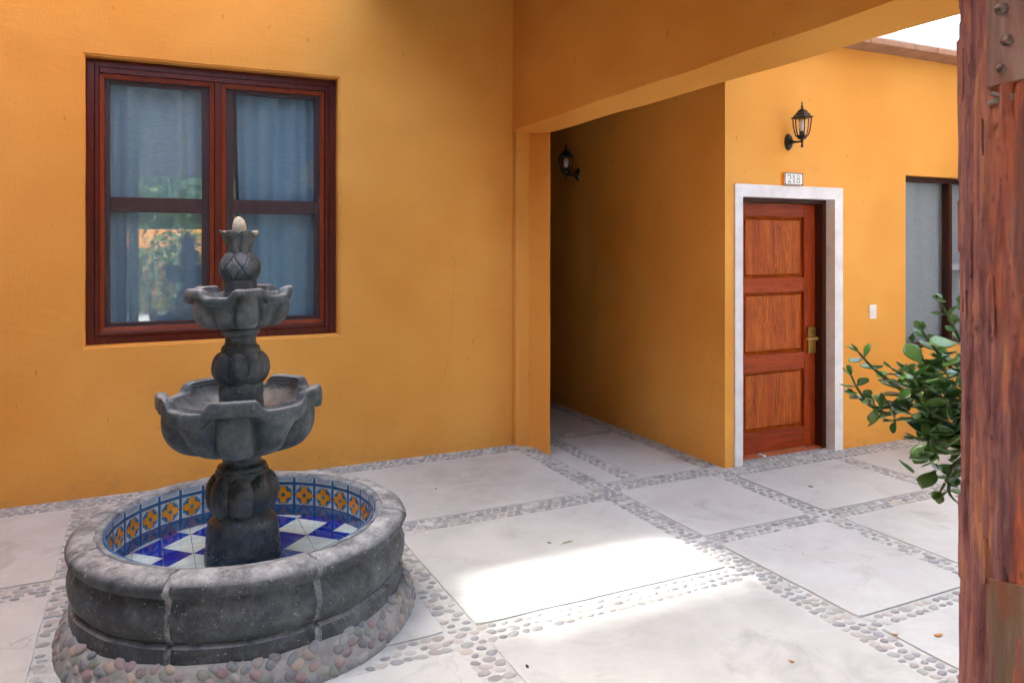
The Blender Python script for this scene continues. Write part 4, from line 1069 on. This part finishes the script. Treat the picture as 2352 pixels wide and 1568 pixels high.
# ------------------------------------------------------------------ jade plant
root = P(2330, 960, 2.62); jp = empty('jade_plant', (root.x, root.y, 0)); tag(jp, 'green jade plant with thick paddle leaves beside the timber post', 'plant')
b = lathe([(0, .0), (.075, .0), (.085, .05), (.10, .35), (.115, .80), (.125, .86), (.118, .865), (.105, .85), (0, .84)], 32); obj('pot', b, 'terra', jp, smooth=True)
def leaf_mesh(seed):
    rnd = random.Random(seed); bm = bmesh.new(); rows_ = []; curl = rnd.uniform(-.10, .16); nr, nc = 8, 8
    for i in range(nr):
        t = i / (nr - 1); wd_ = max(.04, .36 * math.sin(PI * min(1, t ** 1.35 * .97 + .03)) ** .75) if t < 1 else .03
        if t < .25: wd_ = .06 + (wd_ - .06) * (t / .25) ** 1.3 if wd_ > .06 else wd_
        th_ = .075 * math.sin(PI * (.12 + .85 * t)) + .01; zc = curl * t * t; ring = []
        for k in range(nc):
            a = 2 * PI * k / nc; ring.append(bm.verts.new((t, wd_ * math.cos(a), zc + th_ * math.sin(a) * (1 if math.sin(a) < 0 else .55) + .05 * (wd_ * math.cos(a) / .36) ** 2)))
        rows_.append(ring)
    for a, c in zip(rows_, rows_[1:]):
        for k in range(nc): bm.faces.new((a[k], a[(k + 1) % nc], c[(k + 1) % nc], c[k]))
    bm.faces.new(rows_[0][::-1]); bm.faces.new(rows_[-1]); bmesh.ops.recalc_face_normals(bm, faces=bm.faces)
    me = bpy.data.meshes.new('leaf'); bm.to_mesh(me); bm.free(); me.materials.append(M['leaf']); me.polygons.foreach_set('use_smooth', [True] * len(me.polygons)); return me
LM = [leaf_mesh(s) for s in range(5)]
rj = random.Random(5); nleaf = 0
def add_leaf(p, d_, size):
    global nleaf
    if nleaf >= 300: return
    nleaf += 1
    o = link(LM[rj.randrange(5)], 'leaf', jp); o.location = p - Vector((root.x, root.y, 0))
    d_ = d_.normalized(); up = Vector((rj.uniform(-.6, .6), rj.uniform(-.6, .6), 1)); y = up.cross(d_).normalized(); z = d_.cross(y)
    o.rotation_mode = 'QUATERNION'; o.rotation_quaternion = Matrix((d_, y, z)).transposed().to_quaternion(); o.scale = (size, size * rj.uniform(.85, 1.1), size)
branches = [  # (u,v,depth) way points from the hidden stem outwards
    [(2290, 960, 2.62), (2180, 955, 2.58), (2090, 930, 2.55), (2010, 935, 2.50), (1975, 900, 2.48), (1955, 862, 2.47)],
    [(2180, 955, 2.58), (2080, 900, 2.50), (2030, 865, 2.50), (1998, 838, 2.49), (1972, 808, 2.48)],
    [(2090, 930, 2.55), (2040, 950, 2.50), (1998, 930, 2.5), (1960, 905, 2.5)],
    [(2290, 940, 2.66), (2190, 890, 2.62), (2130, 840, 2.60), (2095, 785, 2.59)],
    [(2240, 900, 2.66), (2180, 840, 2.64), (2140, 790, 2.63), (2118, 760, 2.62)],
    [(2270, 900, 2.70), (2215, 800, 2.68), (2180, 730, 2.67), (2160, 692, 2.66)],
    [(2190, 900, 2.62), (2120, 880, 2.55), (2070, 858, 2.52), (2048, 846, 2.52)],
    [(2290, 980, 2.60), (2200, 1010, 2.56), (2130, 1010, 2.53), (2098, 1005, 2.52)],
    [(2270, 1000, 2.58), (2180, 980, 2.50), (2110, 960, 2.46), (2050, 965, 2.45)],
    [(2290, 1010, 2.62), (2215, 1060, 2.60), (2170, 1080, 2.60), (2140, 1056, 2.60)],
    [(2215, 1060, 2.60), (2185, 1100, 2.60), (2180, 1130, 2.60), (2195, 1150, 2.6)],
    [(2215, 1050, 2.56), (2190, 1070, 2.54), (2170, 1110, 2.54), (2160, 1128, 2.54)],
    [(2270, 930, 2.56), (2200, 930, 2.48), (2150, 905, 2.44), (2110, 890, 2.43)],
    [(2280, 960, 2.54), (2210, 980, 2.46), (2160, 960, 2.42), (2125, 935, 2.41)],
    [(2280, 880, 2.60), (2225, 860, 2.54), (2190, 835, 2.52), (2160, 822, 2.5)],
    [(2260, 860, 2.7), (2230, 790, 2.7), (2215, 740, 2.7), (2205, 700, 2.7)],
    [(2280, 1010, 2.54), (2220, 1030, 2.47), (2175, 1040, 2.44), (2140, 1035, 2.43)]]
for bi, br in enumerate(branches):
    pts = [P(*q) for q in br]; fine_ = []
    for i in range(len(pts) - 1):
        p0, p1, p2, p3 = pts[max(i - 1, 0)], pts[i], pts[i + 1], pts[min(i + 2, len(pts) - 1)]
        for t in [k / 6 for k in range(6)]:
            fine_.append(.5 * ((2 * p1) + (p2 - p0) * t + (2 * p0 - 5 * p1 + 4 * p2 - p3) * t * t + (3 * p1 - p0 - 3 * p2 + p3) * t ** 3))
    fine_.append(pts[-1]); n_ = len(fine_)
    bm = bmesh.new(); tube(bm, [p - Vector((root.x, root.y, 0)) for p in fine_], [.009 - .0062 * i / n_ for i in range(n_)], 7); obj('stem', bm, 'stem', jp, smooth=True)
    acc = .02; flip = 0
    for i in range(3, n_):
        acc += (fine_[i] - fine_[i - 1]).length
        if acc > .050:
            acc = 0; t = (fine_[i] - fine_[i - 1]).normalized(); flip += 1
            s_ = t.cross(Vector((rj.uniform(-.4, .4), rj.uniform(-.4, .4), 1 if flip % 2 else .1))).normalized()
            sz = rj.uniform(.062, .080) * (1.05 - .5 * i / n_)
            for sg in (1, -1): add_leaf(fine_[i] + s_ * sg * .003, s_ * sg + t * rj.uniform(.25, .7) + Vector((0, 0, rj.uniform(-.25, .4))), sz)
    t = (fine_[-1] - fine_[-2]).normalized()
    for q in range(3): add_leaf(fine_[-1], t + Vector((rj.uniform(-.7, .7), rj.uniform(-.7, .7), rj.uniform(-.3, .5))), rj.uniform(.030, .044))
# inner leaves of the mass
for q in range(300):
    if nleaf >= 300: break
    u = 2200 - abs(rj.gauss(0, 75)); v = 925 + rj.gauss(0, 75)
    if u < 2030 or v > 1080 + 0 or v < 760 + (2200 - u) * .55: continue
    p = P(u, v, rj.uniform(2.42, 2.66)); out = Vector((rj.gauss(-.3, .7), rj.gauss(-.3, .7), rj.gauss(.2, .5)))
    add_leaf(p, out, rj.uniform(.068, .092))

# ------------------------------------------------------------------ small fallen things on the paving
def G_pt(u, v): 
    z = 1764 * 1.6 / (v - 560); x = (u - 1176) / 1764 * z; return Vector((.9017 * x + .4324 * z, -.4324 * x + .9017 * z, 0.003))
g = G_pt(1300, 1248); sp = empty('fallen_sprig', g); tag(sp, 'small green leafy sprig lying on the paving slab', 'sprig')
bm = bmesh.new(); tube(bm, [(-.035, -.01, .004), (0, 0, .006), (.03, .008, .004)], .0015, 5); obj('stem', bm, 'sprig', sp)
for k in range(6):
    bm = bmesh.new(); x = -.02 + k * .01; s_ = 1 if k % 2 else -1
    vs = [bm.verts.new(q) for q in ((x, .0, .005), (x + .008, s_ * .006, .010), (x + .02, s_ * .012, .007), (x + .010, s_ * .010, .006))]; bm.faces.new(vs); obj('leaf', bm, 'sprig', sp)
lit = [(1262, 1247, 'crumb', .012, 'dark dry leaf scrap beside the green sprig on the paving'), (1862, 1118, 'crumb', .016, 'small dark pebble lying loose on the slab before the door'), (1001, 1123, 'dryleaf', .012, 'tiny orange dry leaf on the slab beside the ochre wall'),
       (1818, 1519, 'dryleaf', .012, 'tiny dry leaf on the slab nearest the viewer'), (2155, 1460, 'dryleaf', .02, 'orange brown dry leaf on the slab by the post'), (2057, 1458, 'dryleaf', .012, 'small dry leaf left of the larger one near the post'), (1211, 1531, 'crumb', .011, 'dark scrap on the front slab near the pebble crossing')]
for (u, v, mt, s_, lb) in lit:
    bm = bmesh.new(); bmesh.ops.create_icosphere(bm, subdivisions=2, radius=1)
    for q in bm.verts: q.co = Vector((q.co.x * s_ * (1 + .4 * nz(q.co, 1.5, u)), q.co.y * s_ * .55, q.co.z * s_ * .22 + s_ * .2 * q.co.x ** 2))
    o = obj('fallen_leaf' if 'leaf' in lb else 'loose_scrap', bm, mt, loc=G_pt(u, v), smooth=True); o.rotation_euler = (0, 0, u); tag(o, lb, 'leaf' if 'leaf' in lb else 'debris')

# ------------------------------------------------------------------ behind the viewer (seen mirrored in the window panes)
pr_ = empty('portico', (0, -1, 0)); tag(pr_, 'dark wooden portico roof mirrored in the window panes', 'roof')
bm = bmesh.new(); prism(bm, [(-3.2, -2.4), (2.6, -2.4), (2.6, 2.2), (-3.2, 2.2)], [2.78, 2.78, 3.70, 3.70], [2.90, 2.90, 3.82, 3.82]); obj('roof', bm, 'roof_wood', pr_)
bm = bmesh.new(); box(bm, -3.2, -.25, -2.38, -2.2, -.05, 2.775); obj('end_wall', bm, 'roof_wood', pr_)
bm = bmesh.new(); box(bm, -.24, -.08, -2.4, -2.24, -.05, 2.775, .01); obj('pillar', bm, 'roof_wood', pr_)
bm = bmesh.new(); box(bm, 1.5, 4.6, -2.38, -2.2, -.05, 2.775); obj('end_wall', bm, 'roof_wood', pr_)
pw = bx('parapet_wall', 'ochre', None, -12, 14, -9.3, -9.0, 0, 1.95); tag(pw, 'low ochre parapet wall mirrored in the window', 'wall')
def tree(x, y, h_, rad, label, seed):
    rnd = random.Random(seed); t = empty('tree', (x, y, 0)); tag(t, label, 'tree', 'trees beyond the parapet')
    bm = bmesh.new(); tube(bm, [(0, 0, 0), (.1, 0, h_ * .3), (0, .1, h_ * .55), (.1, 0, h_ * .8)], [.22, .16, .12, .05], 8)
    for k in range(6):
        a = k * 1.05 + rnd.random(); tube(bm, [(0.05, 0, h_ * (.35 + .05 * k)), (math.cos(a) * rad * .4, math.sin(a) * rad * .4, h_ * (.5 + .05 * k)), (math.cos(a) * rad * .8, math.sin(a) * rad * .8, h_ * (.58 + .05 * k))], [.08, .05, .02], 6)
    obj('trunk', bm, 'trunk', t)
    V, F = [], []
    cl = [(rnd.gauss(0, rad * .45), rnd.gauss(0, rad * .45), h_ * rnd.uniform(.4, 1.0)) for _ in range(34)]
    for c0 in cl:
        for _ in range(85):
            p = Vector((c0[0] + rnd.gauss(0, rad * .17), c0[1] + rnd.gauss(0, rad * .17), c0[2] + rnd.gauss(0, rad * .14))); n_ = Vector((rnd.gauss(0, 1), rnd.gauss(0, 1), rnd.gauss(0, 1))).normalized()
            a = n_.orthogonal().normalized() * rnd.uniform(.07, .14); b_ = n_.cross(a) * .55; i0 = len(V); V += [tuple(p + a), tuple(p + b_), tuple(p - a), tuple(p - b_)]; F.append((i0, i0 + 1, i0 + 2, i0 + 3))
    obj('crown', (V, [], F), 'foliage', t)
def shrub(x, y, h_, label, seed):
    rnd = random.Random(seed); t = empty('shrub', (x, y, 0)); tag(t, label, 'shrub', 'shrubs before the parapet'); V, F = [], []
    for _ in range(1500):
        p = Vector((rnd.gauss(0, .35), rnd.gauss(0, .3), h_ * rnd.random() ** .8)); n_ = Vector((rnd.gauss(0, 1), rnd.gauss(0, 1), rnd.gauss(0, 1))).normalized()
        a = n_.orthogonal().normalized() * rnd.uniform(.04, .08); b_ = n_.cross(a) * .5; i0 = len(V); V += [tuple(p + a), tuple(p + b_), tuple(p - a), tuple(p - b_)]; F.append((i0, i0 + 1, i0 + 2, i0 + 3))
    obj('foliage', (V, [], F), 'foliage', t)
    bm = bmesh.new(); tube(bm, [(0, 0, 0), (.03, .02, h_ * .6)], [.03, .01], 6); obj('stem', bm, 'trunk', t)
shrub(-.2, -8.2, 1.5, 'bushy shrub mirrored at the left of the lower pane', 11); shrub(.75, -8.4, 1.9, 'upright shrub mirrored before the parapet', 12); shrub(1.7, -8.3, 1.3, 'low shrub mirrored near the fountain top', 13)
tree(-1.0, -14, 4.6, 2.2, 'leafy tree mirrored at the left of the window pane', 1); tree(2.2, -16, 4.2, 2.4, 'leafy tree mirrored near the window mullion', 2)
tree(5.5, -15, 4.8, 2.4, 'tree beyond the parapet on the viewer\'s right', 3); tree(.6, -19, 5.4, 2.6, 'tallest tree mirrored in the middle of the window', 4)
